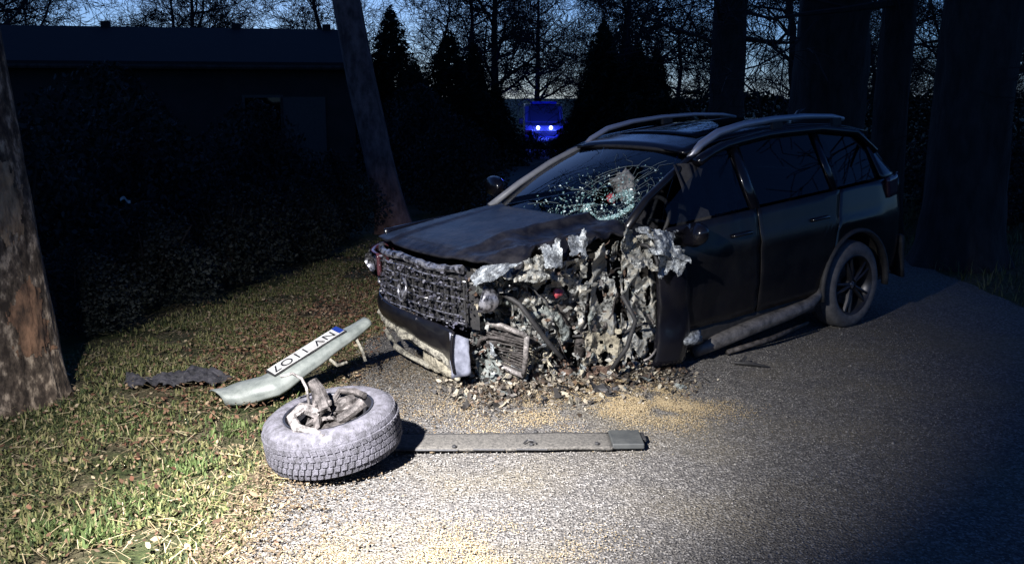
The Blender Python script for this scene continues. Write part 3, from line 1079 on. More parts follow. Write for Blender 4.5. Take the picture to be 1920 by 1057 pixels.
# roof skin with a glass panel
m = MB()
m.grid(lambda u, v: (lerp(1.95, 4.12, u), lerp(-.57, .57, v), roofz(lerp(1.95, 4.12, u)) + 0.035 * (1 - (2 * v - 1) ** 2)), 26, 14)
m.build('roof', M_paint, suv, smooth=True, thick=0.02)
m = MB()
m.grid(lambda u, v: (lerp(2.25, 3.35, u), lerp(-.40, .40, v), roofz(lerp(2.25, 3.35, u)) + 0.035 * (1 - (2 * lerp(.15, .85, v) - 1) ** 2) + 0.016), 16, 8)
m.build('sunroof', M_dglass, suv, smooth=True, thick=0.008)
m = MB()
m.tube([(3.9, 0, 1.56), (3.98, 0, 1.66), (4.08, 0, 1.68)], [0.04, 0.02, 0.008], n=8, squash=.5)
m.build('aerial_fin', M_paint, suv, smooth=True)

# tailgate, rear screen, rear bumper
m = MB()
m.grid(lambda u, v: (4.40 - 0.06 * v - 0.10 * abs(2 * u - 1) ** 3, lerp(-.80, .80, u), lerp(0.62, 1.12, v)), 16, 8)
m.build('tailgate', M_paint, suv, smooth=True, thick=0.03)
m = MB()
m.grid(lambda u, v: (lerp(4.34, 4.10, v) - 0.05 * abs(2 * u - 1) ** 3, lerp(-.72, .72, u) * (1 - .2 * v), lerp(1.13, 1.50, v)), 14, 8)
m.build('rear_screen', M_dglass, suv, smooth=True, thick=0.01)
m = MB()
m.grid(lambda u, v: (4.46 - 0.16 * abs(2 * u - 1) ** 4 - 0.04 * v, lerp(-.86, .86, u), lerp(0.28, 0.64, v)), 20, 6)
m.build('rear_bumper', M_black, suv, smooth=True, thick=0.03)

# floor pan and firewall, keep the body from being see-through
m = MB()
m.box((2.75, 0, 0.30), (2.9, 1.5, 0.06))
m.box((1.33, 0.15, 0.66), (0.06, 1.3, 0.74))
m.box((3.1, 0, 0.62), (0.05, 1.4, 0.6))
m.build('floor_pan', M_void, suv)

# windscreen
def ws(s_, t):
    bx = 1.12 + .14 * s_ * s_
    tx = 1.93 + .06 * s_ * s_
    w = .72 + (.58 - .72) * t
    return Vector((lerp(bx, tx, t), -w * s_, 1.085 + (1.50 - .03 * s_ * s_ - 1.085) * t + .035 * math.sin(math.pi * t)))


m = MB()
nu, nv = 34, 22
idx, vs, fs = {}, [], []
for j in range(nv):
    for i in range(nu):
        a, b = -1 + 2 * i / (nu - 1), j / (nv - 1)
        hole = ((a - .52) / .15) ** 2 + ((b - .47) / .22) ** 2 + 0.5 * mnoise.noise(Vector((a * 5, b * 5, 0)))
        if hole < 1:
            continue
        p = ws(a, b)
        sag = math.exp(-((a - .6) / .35) ** 2 - ((b - .25) / .3) ** 2)
        p.z -= 0.03 * sag
        p.x += 0.02 * sag
        idx[i, j] = len(vs)
        vs.append(p)
for j in range(nv - 1):
    for i in range(nu - 1):
        q = [(i, j), (i + 1, j), (i + 1, j + 1), (i, j + 1)]
        if all(k in idx for k in q):
            fs.append(tuple(idx[k] for k in q))
m.add(vs, fs)
wsc = m.build('windscreen', M_glass, suv, smooth=True)
# crazed glass: arcs of crumbled pieces clinging to the pane
g = np.random.default_rng(21)
pos = []
def on_pane(a, b, off=0.006):
    p = ws(a, b)
    sag = math.exp(-((a - .6) / .35) ** 2 - ((b - .25) / .3) ** 2)
    return (p.x - off + 0.02 * sag, p.y, p.z + off - 0.03 * sag)
for k in range(900):      # lower crescent
    th = g.uniform(-2.9, -0.1)
    rr = 1 + g.normal(0, .09)
    pos.append(on_pane(.63 + .25 * rr * math.cos(th), .27 + .23 * rr * math.sin(th)))
for k in range(420):      # upper bright arc
    th = g.uniform(0.2, 2.9)
    rr = 1 + g.normal(0, .14)
    pos.append(on_pane(.70 + .11 * rr * math.cos(th), .22 + .16 * rr * math.sin(th)))
for k in range(700):      # loose sprinkling
    pos.append(on_pane(min(.97, max(-.4, g.normal(.45, .33))), min(.95, abs(g.normal(.22, .22)))))
sz = g.uniform(.003, .011, len(pos))
o = scatter('crazed_glass', TRI_V, TRI_F, pos, sz, 1.4, M_crumb, wsc)
o['kind'] = 'stuff'
m = MB()
random.seed(31)
for k in range(34):
    a0 = random.uniform(0, 6.28)
    pts = []
    rr = random.uniform(.10, .2)
    da = 0
    for i in range(random.randint(3, 7)):
        a_, b_ = .60 + rr * 1.25 * math.cos(a0 + da), .33 + rr * math.sin(a0 + da)
        if abs(a_) > .97 or not .03 < b_ < .97:
            break
        pts.append(on_pane(a_, b_, .003))
        rr += random.uniform(.05, .14)
        da += random.gauss(0, .09)
    if len(pts) > 1:
        m.tube(pts, .0012, n=3, caps=False)
for ring in range(7):
    r0 = .13 + .045 * ring
    for arc_k in range(7):
        a0 = random.uniform(0, 6.28)
        pts = []
        for i in range(6):
            a_, b_ = .60 + r0 * 1.25 * math.cos(a0 + i * .11), .33 + r0 * math.sin(a0 + i * .11) + random.uniform(-.008, .008)
            if abs(a_) < .97 and .03 < b_ < .97:
                pts.append(on_pane(a_, b_, .003))
        if len(pts) > 1:
            m.tube(pts, .0012, n=3, caps=False)
o = m.build('crack_lines', M_crackl, wsc)
o['kind'] = 'stuff'
# header strip of the screen
m = MB()
m.tube([tuple(ws(a, 1.0) + Vector((0.01, 0, 0.012))) for a in np.linspace(-1, 1, 14)], 0.014, n=6)
m.build('screen_trim', M_black, suv, smooth=True)

# cabin
m = MB()
m.grid(lambda u, v: (1.30 + 0.35 * v, lerp(-.70, .70, u), 1.03 - 0.05 * v ** 3 + 0.04 * math.exp(-((lerp(-.7, .7, u) + .37) / .2) ** 2) * v), 20, 8)
m.box((1.62, 0, 0.88), (0.12, 1.36, 0.2))
m.build('dashboard', M_black, suv, smooth=True, auto=40)
m = MB()
m.lathe([(.175 + .016 * math.cos(a), .016 * math.sin(a)) for a in np.linspace(0, 2 * math.pi, 8, endpoint=False)], 26, closed=True)
m.tube([(-.17, 0, 0), (.17, 0, 0)], .014, n=6)
m.tube([(0, 0, 0), (0, -.17, 0)], .014, n=6)
sw = m.build('steering_wheel', M_black, suv, smooth=True)
sw.location = (1.80, -.37, 1.02)
sw.rotation_euler = (0, R(-62), R(90) * 0)
for yy in (-.37, .37):
    m = MB()
    m.box((2.35, yy, 0.78), (.14, .5, .75), Matrix.Rotation(R(12), 3, 'Y'))
    m.box((2.10, yy, 0.52), (.55, .5, .16))
    seat = m.build('front_seat', M_seat, suv, bevel=.05)
    h = MB()
    h.box((2.46, yy, 1.28), (.10, .26, .2), Matrix.Rotation(R(10), 3, 'Y'))
    h.build('headrest', M_seat, seat, bevel=.04)
# burst airbags
def blob(name, c, r, seed, mat, squash=(1, 1, 1), n=26, amp=.22):
    m = MB()
    def fn(u, v):
        a, b = 2 * math.pi * u, math.pi * (v - .5)
        d = Vector((math.cos(a) * math.cos(b), math.sin(a) * math.cos(b), math.sin(b)))
        k = r * (1 + amp * fbm(d.x + seed, d.y, d.z, 1.5, 4) + amp * .5 * abs(mnoise.noise(d * 5)))
        return (c[0] + d.x * k * squash[0], c[1] + d.y * k * squash[1], c[2] + d.z * k * squash[2])
    m.grid(fn, n, n // 2 + 1, closed_u=True)
    return m.build(name, mat, suv, smooth=True)
blob('airbag', (1.66, -.27, 1.27), .085, 2, M_airbag, (.8, 1.15, 1.0), amp=.75)
blob('airbag_cover', (1.56, -.235, 1.19), .035, 5, M_red, (.7, 1, .8), 16, .6)
m = MB()
m.grid(lambda u, v: (lerp(1.75, 2.35, u), -(.77 - .13 * v + .015 * math.sin(u * 40) + .02 * math.sin(u * 23 + v * 3)), lerp(1.10 + .05 * math.sin(u * 9), 1.43, v)), 40, 8)
m.build('curtain_airbag', M_seat, suv, smooth=True)

# bonnet: buckled towards the lost corner
def hood_z(x, y):
    t = (x - .1) / 1.12
    z = 0.955 + 0.13 * t ** 0.8 + 0.035 * (1 - (y / .8) ** 2)
    z += 0.018 * math.exp(-((y - .46 - .12 * t) / .04) ** 2) * (1 - .2 * t)          # pressed ridge
    c = max(0.0, min(1.0, (-y - 0.15 + 0.25 * (1 - t) * .4) / .7))
    z += 0.06 * c * math.exp(-((x - .62 - .25 * y) / .10) ** 2)
    z += 0.05 * math.exp(-(((y + .30 + .10 * x)) / .05) ** 2) * min(1, max(0, t * 1.6))
    z += 0.07 * c * c * fbm(x * 2, y * 2, 3.3, 2.4, 4)
    z -= 0.10 * max(0, 1 - x / .28) ** 2
    return z


m = MB()
def hood_fn(u, v):
    y = lerp(.745, -.80, v)
    x0 = .13 + .10 * (y / .8) ** 2
    x = lerp(x0, 1.18 + .10 * (y / .72) ** 2 - .04, u)
    y = y * (0.965 + .03 * u)
    z = hood_z(x, y)
    if v > .9:                       # torn, curling outer edge
        e = (v - .9) / .1
        z += (.06 * fbm(x * 5, 0, 1, 1.5, 3) - .03) * e
        y += .06 * fbm(x * 4, 2, 7, 1.5, 3) * e
    return (x, y, z)
m.grid(hood_fn, 60, 60)
m.build('bonnet', M_hood, suv, smooth=True, thick=0.014)

# right front wing, bonnet shut line left open
m = MB()
def wing_fn(u, v):
    x = lerp(.30, 1.39, u)
    z = lerp(max(.40, arch(x, .88)), 1.0 + .06 * u, v)
    y = sidey(x, z) - .10 * max(0, v - .75) ** 1.5 * 4
    if v > .86:
        y = lerp(sidey(x, z) - .03, .775, (v - .86) / .14)
    return (x, y, z + .02 * v)
m.grid(wing_fn, 26, 18)
m.build('front_wing', M_paint, suv, smooth=True, thick=0.015)
# right head lamp wraps round the corner
m = MB()
m.grid(lambda u, v: (.09 + .30 * u ** 2, .50 + .30 * math.sin(u * 1.45), lerp(.755 + .02 * u, .905 + .03 * u, v)), 16, 6)
hl = m.build('headlight', M_lens, suv, smooth=True, thick=0.03)
m = MB()
m.grid(lambda u, v: (.068 + .30 * u ** 2, .50 + .315 * math.sin(u * 1.45), lerp(.75 + .02 * u, .91 + .03 * u, v)), 16, 6)
m.build('lamp_glass', M_glass, hl, smooth=True)
for k in range(3):
    m = MB()
    m.lathe([(.0, 0), (.035, 0.0), (.055, -.03)], 14, axis='y', c=(0, 0, 0))
    q = m.build('reflector', M_chrome, hl, smooth=True)
    q.location = (.085 + .05 * k * k * .5, .55 + .085 * k, .835 + .01 * k)
    q.rotation_euler = (0, 0, R(-90))

# nose: chrome lip, broken grille, painted bumper band, torn foam, undertray
def nose(y, z, off=0.0):
    return .06 + .32 * max(0, abs(y) / .9) ** 3 + .05 * max(0, .55 - z) - off


m = MB()
m.tube([(nose(y, .93) + .02, y, .925 + .02 * mnoise.noise(Vector((y * 3, 0, 0)))) for y in np.linspace(.70, -.46, 24)], [.024 + .008 * mnoise.noise(Vector((k * .7, 5, 0))) for k in range(24)], n=7, jit=.25)
m.build('bonnet_lip', M_chrome, suv)
gr = MB()
gr.grid(lambda u, v: (nose(lerp(.80, -.52, u), lerp(.58, .90, v)) + .07, lerp(.80, -.52, u), lerp(.55, .91, v)), 20, 4)
gr = gr.build('grille', M_black, suv, smooth=True)
random.seed(4)
for k in range(6):
    m = MB()
    z = .60 + k * .055
    ys = np.linspace(.50, -.50 + .05 * (k % 3), 18)
    m.tube([(nose(y, z) + .02 * mnoise.noise(Vector((y * 4, k, 0))), y, z + .009 * mnoise.noise(Vector((y * 3, k * 2, 4))) - .02 * max(0, -y) * (k % 2)) for y in ys], .0075, n=6, squash=.7)
    m.build('slat', M_chrome, gr)
sv = MB()
for k in range(13):
    y = .52 - k * .083
    sv.tube([(nose(y, .6) + .015, y, .58), (nose(y, .75) + .01, y + random.uniform(-.02, .02), .74), (nose(y, .9) + .01, y + random.uniform(-.02, .02), .89)], .008, n=5)
sv.build('slat_stay', M_black, gr)
g = np.random.default_rng(8)
n = 900
yy = g.uniform(-.54, .83, n)
zz = g.uniform(.56, .91, n) - .02 * np.abs(yy)
pos = [(nose(a, b) - .012 + g.normal(0, .012), a, b) for a, b in zip(yy, zz)]
o = scatter('grille_splinters', LEAF_V, LEAF_F, pos, g.uniform(.004, .016, n), 1.6, M_glit, gr)
o['kind'] = 'stuff'
# round badge ring, sprung loose
m = MB()
m.lathe([(.072 + .010 * math.cos(a), .010 * math.sin(a)) for a in np.linspace(0, 2 * math.pi, 8, endpoint=False)], 28, axis='y', closed=True)
m.tube([(-.058, 0, .015), (-.02, 0, -.05), (.0, 0, .0), (.02, 0, -.05), (.058, 0, .015)], .008, n=5)
o = m.build('badge', M_chrome, gr, smooth=True)
o.location = (-.005, .05, .745)
o.rotation_euler = (R(8), 0, R(78))

def band_lo(y):
    return float(np.interp(y, [-.56, -.46, -.30, .0, .5, .82], [.30, .31, .40, .445, .49, .53]))


def band_hi(y):
    return float(np.interp(y, [-.56, -.3, .82], [.56, .575, .63]))


m = MB()
def band_fn(u, v):
    y = lerp(.84, -.50, u)
    z = lerp(band_lo(y), band_hi(y), v)
    x = nose(y, z) - .03 - .02 * math.sin(v * 3.1)
    k = max(0, (-y - .30) / .2)
    x -= .09 * k * k * (1 - .3 * v)
    if y > .5:
        x += .10 * (y - .5)
    return (x, y + .01 * k, z + .012 * mnoise.noise(Vector((y * 3, v * 2, 0))))
m.grid(band_fn, 50, 12)
m.build('front_bumper', M_dusty, suv, smooth=True, thick=0.012)
# bright bent end of the bumper
m = MB()
m.grid(lambda u, v: (nose(-.46, .4) - .10 + .10 * u - .012 * mnoise.noise(Vector((u * 3, v * 4, 0))), -.455 - .06 * u, lerp(.27, .56 - .06 * u, v) + .012 * u), 8, 12)
m.build('bumper_end', pm('scuffed_blue_grey_plastic', (0.06, 0.065, 0.085), (0.22, 0.23, 0.28), scale=9, rough=0.35), suv, smooth=True, thick=0.012)
# torn foam edge under the band
m = MB()
ys = np.linspace(.80, -.44, 60)
m.tube([(nose(y, .4) + .0 + .02 * mnoise.noise(Vector((y * 9, 1, 0))), y, band_lo(y) - .035 + .018 * mnoise.noise(Vector((y * 11, 5, 0)))) for y in ys],
       [.040 + .016 * mnoise.noise(Vector((y * 14, 9, 0))) for y in ys], n=9, jit=.28, squash=.9)
m.build('foam_absorber', M_beige, suv)
# plates hanging below
def plate(name, pts, mat, seed, th=.01, n=10, amp=.02):
    p = [Vector(q) for q in pts]
    m = MB()
    def fn(u, v):
        q = p[0].lerp(p[1], u).lerp(p[3].lerp(p[2], u), v)
        q = q + Vector((1, .3, .4)) * amp * fbm(q.x * 3 + seed, q.y * 3, q.z * 3, 2, 3)
        return q
    m.grid(fn, n, n)
    return m.build(name, mat, suv, smooth=True, thick=th, auto=25)
plate('undertray', [(.22, .55, .30), (.24, .02, .24), (.18, .0, .42), (.16, .58, .48)], M_bumper, 1)
plate('crash_beam', [(.16, .10, .20), (.12, -.36, .20), (.10, -.34, .36), (.14, .05, .36)], M_mud, 4, .03, 16, .05)
m = MB()
m.tube([(.22, .70, .30), (.14, .45, .255), (.12, .25, .24), (.14, .0, .21)], .018, n=7, jit=.3)
m.build('lower_stay', M_beige, suv)
m = MB()
m.tube([(.05, .10, .135), (.0, -.15, .12), (.02, -.33, .115)], .013, n=6)
m.build('splitter_lip', M_black, suv)

# mirrors
for s, mat in ((1, M_paint), (-1, M_paint)):
    m = MB()
    c = (1.45, .98, 1.20) if s > 0 else (1.62, -.98, 1.00)
    m.lathe([(0, -.05), (.06, -.045), (.095, -.01), (.10, .03), (.085, .06), (.0, .06)], 16, axis='y')
    o = m.build('door_mirror', mat, suv, smooth=True)
    o.scale = (1.15, 1.0, .8)
    o.location = c
    o.rotation_euler = (R(25) if s < 0 else 0, R(20) if s < 0 else 0, R(80))
    m = MB()
    m.tube([c, (c[0] + .02, s * .85, c[2] - .08)], .022, n=6)
    m.build('mirror_arm', M_black, suv)

# wheels still on
def wheel(x, y, s, z=.345):
    e = bpy.data.objects.new('wheel', None)
    link(e, suv)
    e.location = (x, y, z)
    if s < 0:
        e.rotation_euler = (0, 0, math.pi)
    m = MB()
    hw = .112
    m.lathe([(.235, -hw + .01), (.255, -hw - .004), (.30, -hw - .006), (.335, -hw + .018), (.346, -hw + .045), (.35, -.03), (.343, -.028), (.343, -.02), (.35, -.018), (.35, .018), (.343, .02), (.343, .028),
             (.35, .03), (.346, hw - .045), (.335, hw - .018), (.30, hw + .006), (.255, hw + .004), (.235, hw - .01)], 56, axis='y')
    m.build('tyre', M_rub, e, smooth=True, auto=40)
    m = MB()
    m.lathe([(.24, -.10), (.225, -.09), (.215, 0), (.225, .085), (.242, .10), (.246, .104), (.236, .108), (.218, .09), (.2, .03), (.2, -.09)], 48, axis='y', closed=True)
    for k in range(10):
        a = 2 * math.pi * (k // 2) / 5 + (.16 if k % 2 else -.16)
        m.tube([(.045 * math.cos(a), .07, .045 * math.sin(a)), (.13 * math.cos(a), .085, .13 * math.sin(a)), (.222 * math.cos(a), .085, .222 * math.sin(a))], [.026, .019, .017], n=6, squash=.7)
    m.lathe([(0, .085), (.05, .08), (.058, .06), (.058, .0)], 18, axis='y')
    m.build('rim', M_rim, e, smooth=True, auto=40)
    m = MB()
    m.lathe([(0, .094), (.024, .092), (.028, .084)], 14, axis='y')
    m.build('hub_cap', M_chrome, e, smooth=True)
    m = MB()
    m.lathe([(0, 0), (.16, 0), (.16, .02), (0, .02)], 30, axis='y')
    m.build('brake_disc', M_castiron, e)


wheel(3.53, -.80, -1)
wheel(3.53, .80, 1)
wheel(.88, .79, 1, .47)
# dark wheel housing behind the rear wheel
m = MB()
for s in (-1, 1):
    m.grid(lambda u, v: (3.53 - .42 * math.cos(math.pi * u), s * lerp(.55, .885, v), .35 + .42 * math.sin(math.pi * u)), 18, 3)
    m.box((3.53, s * .54, .5), (.84, .02, .6))
m.build('wheel_housing', M_void, suv)

# side sill: scuffed tube bent down to the road, second strip under it
m = MB()
m.tube([(1.78, -.80, .135), (1.95, -.86, .19), (2.3, -.89, .235), (2.7, -.90, .265), (2.95, -.90, .29), (3.08, -.895, .34), (3.11, -.885, .39)],
       [.04, .055, .055, .052, .045, .03, .022], n=10, jit=.06)
m.build('side_step', pm('scuffed_step', (0.05, 0.048, 0.048), (0.17, 0.16, 0.155), scale=14, rough=.5, metal=.3, bump=.2), suv, smooth=True)
m = MB()
m.tube([(2.05, -.88, .10), (2.5, -.91, .115), (2.95, -.90, .15)], [.018, .02, .012], n=7)
m.build('sill_strip', M_castiron, suv, smooth=True)
for s in (-1, 1):
    m = MB()
    m.grid(lambda u, v: (lerp(1.45, 3.12, u), s * (sidey(2.3, lerp(.20, .345, v)) - .02), lerp(.20, .345, v)), 12, 4)
    m.build('sill', M_black, suv, smooth=True, thick=.02)

# ---------------- the torn front left corner
def face(u, v, off=0.0):
    """surface of the crushed corner: u 0 at the bumper break, 1 at the door; v bottom to top"""
    us = [0, .25, .5, .75, 1.0]
    bx = np.interp(u, us, [.20, .46, .74, 1.10, 1.44])
    by = np.interp(u, us, [-.40, -.48, -.60, -.72, -.80])
    tx = np.interp(u, us, [.16, .36, .66, 1.02, 1.38])
    ty = np.interp(u, us, [-.50, -.66, -.78, -.84, -.86])
    d = .07 * math.sin(math.pi * v)
    return Vector((lerp(bx, tx, v) + .45 * d + off * .55, lerp(by, ty, v) + d + off * .8, lerp(.10 - .02 * u, .95 + .07 * u, v)))


def crumple(name, ur, vr, mat, seed, amp=.07, nu=40, nv=36, off=0.0, ragged=.22, holes=.0, f=1.0, th=.006, parent=None, smooth=False):
    m = MB()
    idx, vs, fs = {}, [], []
    for j in range(nv):
        for i in range(nu):
            a, b = i / (nu - 1), j / (nv - 1)
            u, v = lerp(*ur, a), lerp(*vr, b)
            edge = min(a, 1 - a, b, 1 - b) * 2 + ragged * mnoise.noise(Vector((a * 5 + seed, b * 5, 3)))
            if edge < ragged * .45:
                continue
            if holes and mnoise.noise(Vector((a * 6 * f + seed * 3, b * 6 * f, 8))) > 1 - holes:
                continue
            p = face(u, v, off)
            q = p * 1.0
            d1 = mnoise.voronoi(Vector((p.x * 5 * f + seed, p.y * 5 * f, p.z * 5 * f)))[0]
            pa = Vector((p.x + seed, p.y, p.z * .55))
            k = amp * (1.1 * (1 - 2.2 * abs(mnoise.noise(pa * 4.2 * f))) + .55 * (1 - 2.2 * abs(mnoise.noise(pa * 9.5 * f + Vector((3, 1, 2))))) + .9 * (d1[1] - d1[0]) - .9 + .25 * mnoise.noise(p * 22))
            q += Vector((-.55, -.8, .15)) * k
            jit = .16 * amp
            q += Vector((mnoise.noise(p * 14 + Vector((seed, 0, 0))), mnoise.noise(p * 14 + Vector((0, seed, 0))), mnoise.noise(p * 14 + Vector((0, 0, seed))))) * jit
            idx[i, j] = len(vs)
            vs.append(q)
    for j in range(nv - 1):
        for i in range(nu - 1):
            q = [(i, j), (i + 1, j), (i + 1, j + 1), (i, j + 1)]
            if all(k in idx for k in q):
                c = [idx[k] for k in q]
                fs += [(c[0], c[1], c[2]), (c[0], c[2], c[3])]
    m.add(vs, fs)
    return m.build(name, mat, parent or suv, smooth=smooth, thick=th)


# dark backing sheet behind; the shade of the engine bay is its colour
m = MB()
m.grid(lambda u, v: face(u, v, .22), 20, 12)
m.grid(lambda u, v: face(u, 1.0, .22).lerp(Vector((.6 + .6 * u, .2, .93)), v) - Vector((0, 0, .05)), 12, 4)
m.build('engine_bay_dark', M_void, suv, smooth=True)
crumple('radiator_support', (.02, .20), (.46, .99), M_alu2, 1, .06, 44, 50, -.01, holes=.78)
crumple('radiator_support', (.16, .38), (.50, .97), M_alu2, 4, .07, 48, 50, .01, holes=.74, f=1.3)
crumple('crash_rail', (.00, .24), (.04, .50), M_alu2, 7, .07, 44, 40, .02, holes=.72, f=1.2)
crumple('wing_remnant', (.34, .62), (.60, .99), M_alu, 11, .07, 50, 44, -.02, holes=.75, f=1.2)
crumple('gearbox_lump', (.26, .60), (.05, .62), M_rust, 15, .10, 50, 40, .12, holes=.9)
crumple('inner_wing', (.575, .785), (.16, 1.04), M_alu, 22, .065, 56, 90, -.055, holes=.82, ragged=.16)
crumple('inner_wing', (.79, 1.01), (.10, 1.00), M_alu, 29, .065, 56, 90, -.05, holes=.80, ragged=.16)
crumple('strut_tower', (.58, .90), (.02, .42), M_mud, 27, .07, 60, 46, -.085, holes=.85, ragged=.3)
crumple('lower_rail', (.10, .95), (-.05, .14), M_rust, 33, .07, 70, 16, -.02, ragged=.4, holes=.7)
crumple('wing_remnant', (.20, .60), (.26, .74), M_alu, 41, .075, 56, 50, -.02, holes=.66, f=1.4, ragged=.3)
crumple('crash_rail', (.12, .52), (.02, .36), M_mud, 45, .075, 56, 40, .0, holes=.68, f=1.4, ragged=.3)
m = MB()
arc = [face(.40 + .135 * math.cos(a), .33 + .26 * math.sin(a), -.03) for a in np.linspace(.1, 2.9, 22)]
m.tube(arc, [.026 + .012 * mnoise.noise(Vector((k * .8, 2, 0))) for k in range(22)], n=8, jit=.25, squash=1.5)
m.build('arch_flange', M_alu2, suv)
m = MB()
m.tube([face(.10, .40, -.05), face(.22, .44, -.06), face(.34, .36, -.04), face(.44, .40, -.02)], [.03, .035, .03, .025], n=8, jit=.2)
m.build('bent_strut', M_castiron, suv)
# coolant bottle like block and crushed lamp, low at the break
m = MB()
def blk(u, v):
    a = 2 * math.pi * u
    return Vector((.36 + .07 * math.cos(a) + .01 * math.sin(9 * v), -.42 + .055 * math.sin(a), .13 + .19 * v)) + Vector((1, 1, 0)) * .015 * mnoise.noise(Vector((math.cos(a) * 2, math.sin(a) * 2, v * 4)))
m.grid(blk, 16, 8, closed_u=True)
m.build('fluid_bottle', M_bumper, suv)
rad_m = Matrix.Translation((.34, -.50, .40)) @ Matrix.Rotation(R(28), 4, 'Z') @ Matrix.Rotation(R(-14), 4, 'Y') @ Matrix.Rotation(R(12), 4, 'X')
m = MB()
for a_, b_ in (((0, -.17), (0, .17)),):
    for zz in (-.15, .15):
        m.tube([rad_m @ Vector((0, -.18, zz)), rad_m @ Vector((.02, 0, zz + .01)), rad_m @ Vector((0, .18, zz))], .018, n=7)
    for yy in (-.18, .18):
        m.tube([rad_m @ Vector((0, yy, -.15)), rad_m @ Vector((.01, yy, 0)), rad_m @ Vector((0, yy, .15))], .018, n=7)
rdt = m.build('radiator', M_castpale, suv, smooth=True)
m = MB()
for k in range(15):
    zz = -.14 + k * .02
    m.tube([rad_m @ Vector((0, -.17, zz)), rad_m @ Vector((.03 * math.sin(k * .5), -.03, zz + .012 * math.sin(k * 1.3))), rad_m @ Vector((0, .17, zz))], .005, n=5, caps=False)
m.build('cooling_fins', M_castiron, rdt)
m = MB()
c0, c1 = Vector((.88, -.66, .40)), Vector((1.0, -.62, .84))
axv = (c1 - c0).normalized()
sa = axv.cross(Vector((0, 1, 0))).normalized()
sb = axv.cross(sa)
m.tube([c0.lerp(c1, i / 90) + sa * .068 * math.cos(i * .42) + sb * .068 * math.sin(i * .42) for i in range(91)], .0095, n=6)
spr = m.build('coil_spring', M_black, suv, smooth=True)
m = MB()
m.tube([c0 - axv * .12, c0.lerp(c1, .5), c0.lerp(c1, .51), c1 + axv * .05], [.034, .032, .014, .013], n=10)
m.build('damper', M_castiron, spr, smooth=True)
for pts, r_, mt in (
    ([(.30, -.52, .80), (.36, -.70, .72), (.46, -.74, .56), (.56, -.72, .44), (.62, -.78, .34)], .016, M_black),
    ([(1.00, -.92, .70), (1.06, -.98, .54), (1.02, -.94, .36), (.94, -.88, .22)], .015, M_black),
):
    m = MB()
    m.tube(pts, r_, n=9)
    m.build('hose', mt, suv, smooth=True)
m = MB()
m.lathe([(.02, .0), (.055, .02), (.085, .07), (.092, .11), (.086, .11), (.05, .03)], 22, axis='y')
o = m.build('lamp_bowl', M_chrome, suv, smooth=True)
o.location = (.24, -.66, .74)
o.rotation_euler = (R(20), R(35), R(60))
# tent of pale torn wing by the pillar and the bright folds along the bonnet edge
def sheet(name, pts, mat, seed, amp=.03, n=30, th=.005, ragged=.55):
    p = [Vector(q) for q in pts]
    m = MB()
    idx, vs, fs = {}, [], []
    for j in range(n):
        for i in range(n):
            u, v = i / (n - 1), j / (n - 1)
            e = min(u, 1 - u, v, 1 - v) * 2 + ragged * mnoise.noise(Vector((u * 2.6 + seed, v * 2.6, 2))) + .3 * ragged * mnoise.noise(Vector((u * 9 + seed, v * 9, 5)))
            if e < ragged * .25:
                continue
            q = p[0].lerp(p[1], u).lerp(p[3].lerp(p[2], u), v)
            q = q + Vector((-.5, -.8, .3)) * amp * (1.5 * fbm(q.x * 2 + seed, q.y * 2, q.z * 2, 2.2, 5) + abs(mnoise.noise(q * 9)) + .5 * math.sin(u * 3 + seed) * v)
            idx[i, j] = len(vs)
            vs.append(q)
    for j in range(n - 1):
        for i in range(n - 1):
            q = [(i, j), (i + 1, j), (i + 1, j + 1), (i, j + 1)]
            if all(k in idx for k in q):
                c = [idx[k] for k in q]
                fs += [(c[0], c[1], c[2]), (c[0], c[2], c[3])]
    m.add(vs, fs)
    return m.build(name, mat, suv, thick=th)
M_fold = pm('bared_blue_grey_panel', (0.07, 0.075, 0.08), (0.36, 0.39, 0.41), scale=22, rough=.42, metal=.3, bump=.4, lo=.4, hi=.62)
sheet('torn_wing', [(1.16, -.98, .95), (1.46, -1.05, .84), (1.50, -.93, 1.06), (1.16, -.86, 1.10)], M_fold, 3, .07)
sheet('torn_wing', [(1.26, -1.00, .74), (1.42, -1.03, .78), (1.50, -1.03, .95), (1.22, -.97, 1.02)], M_fold, 6, .06)
sheet('torn_wing', [(.98, -.92, .84), (1.24, -.98, .82), (1.28, -.94, 1.10), (1.04, -.86, 1.10)], M_alu, 9, .09, 36)
sheet('bonnet_fold', [(.04, -.62, .84), (.06, -.88, .92), (.26, -.90, 1.02), (.14, -.56, .955)], M_fold, 12, .03)
sheet('bonnet_fold', [(.38, -.88, .94), (.52, -.92, .94), (.58, -.86, 1.13), (.44, -.80, 1.08)], M_fold, 14, .03)
sheet('bonnet_fold', [(.60, -.90, .98), (.74, -.92, .97), (.78, -.86, 1.15), (.64, -.82, 1.12)], M_fold, 17, .03)
sheet('bonnet_fold', [(.18, -.80, .84), (.48, -.90, .88), (.52, -.80, 1.04), (.22, -.72, .98)], M_alu, 19, .09, 40)
m = MB()
m.grid(lambda u, v: (1.30 + .32 * u + .05 * math.sin(v * 3), -.88 - .07 * math.sin(u * 3.1) + .02 * fbm(u * 3, v * 3, 1), lerp(.16, .92 - .12 * u, v)), 12, 20)
m.build('wheel_arch_liner', M_paint, suv, smooth=True, thick=.012)
blob('headlight_wreck', (.60, -.78, .76), .032, 9, M_red, (1, .7, .8), 18, .7)
blob('door_hinge_scrap', (1.62, -.95, .30), .05, 12, M_fold, (1.6, .6, .7), 14, .8)
blob('spring_seat', (.78, -.62, .62), .10, 14, M_castiron, (1, .8, 1), 20, .6)

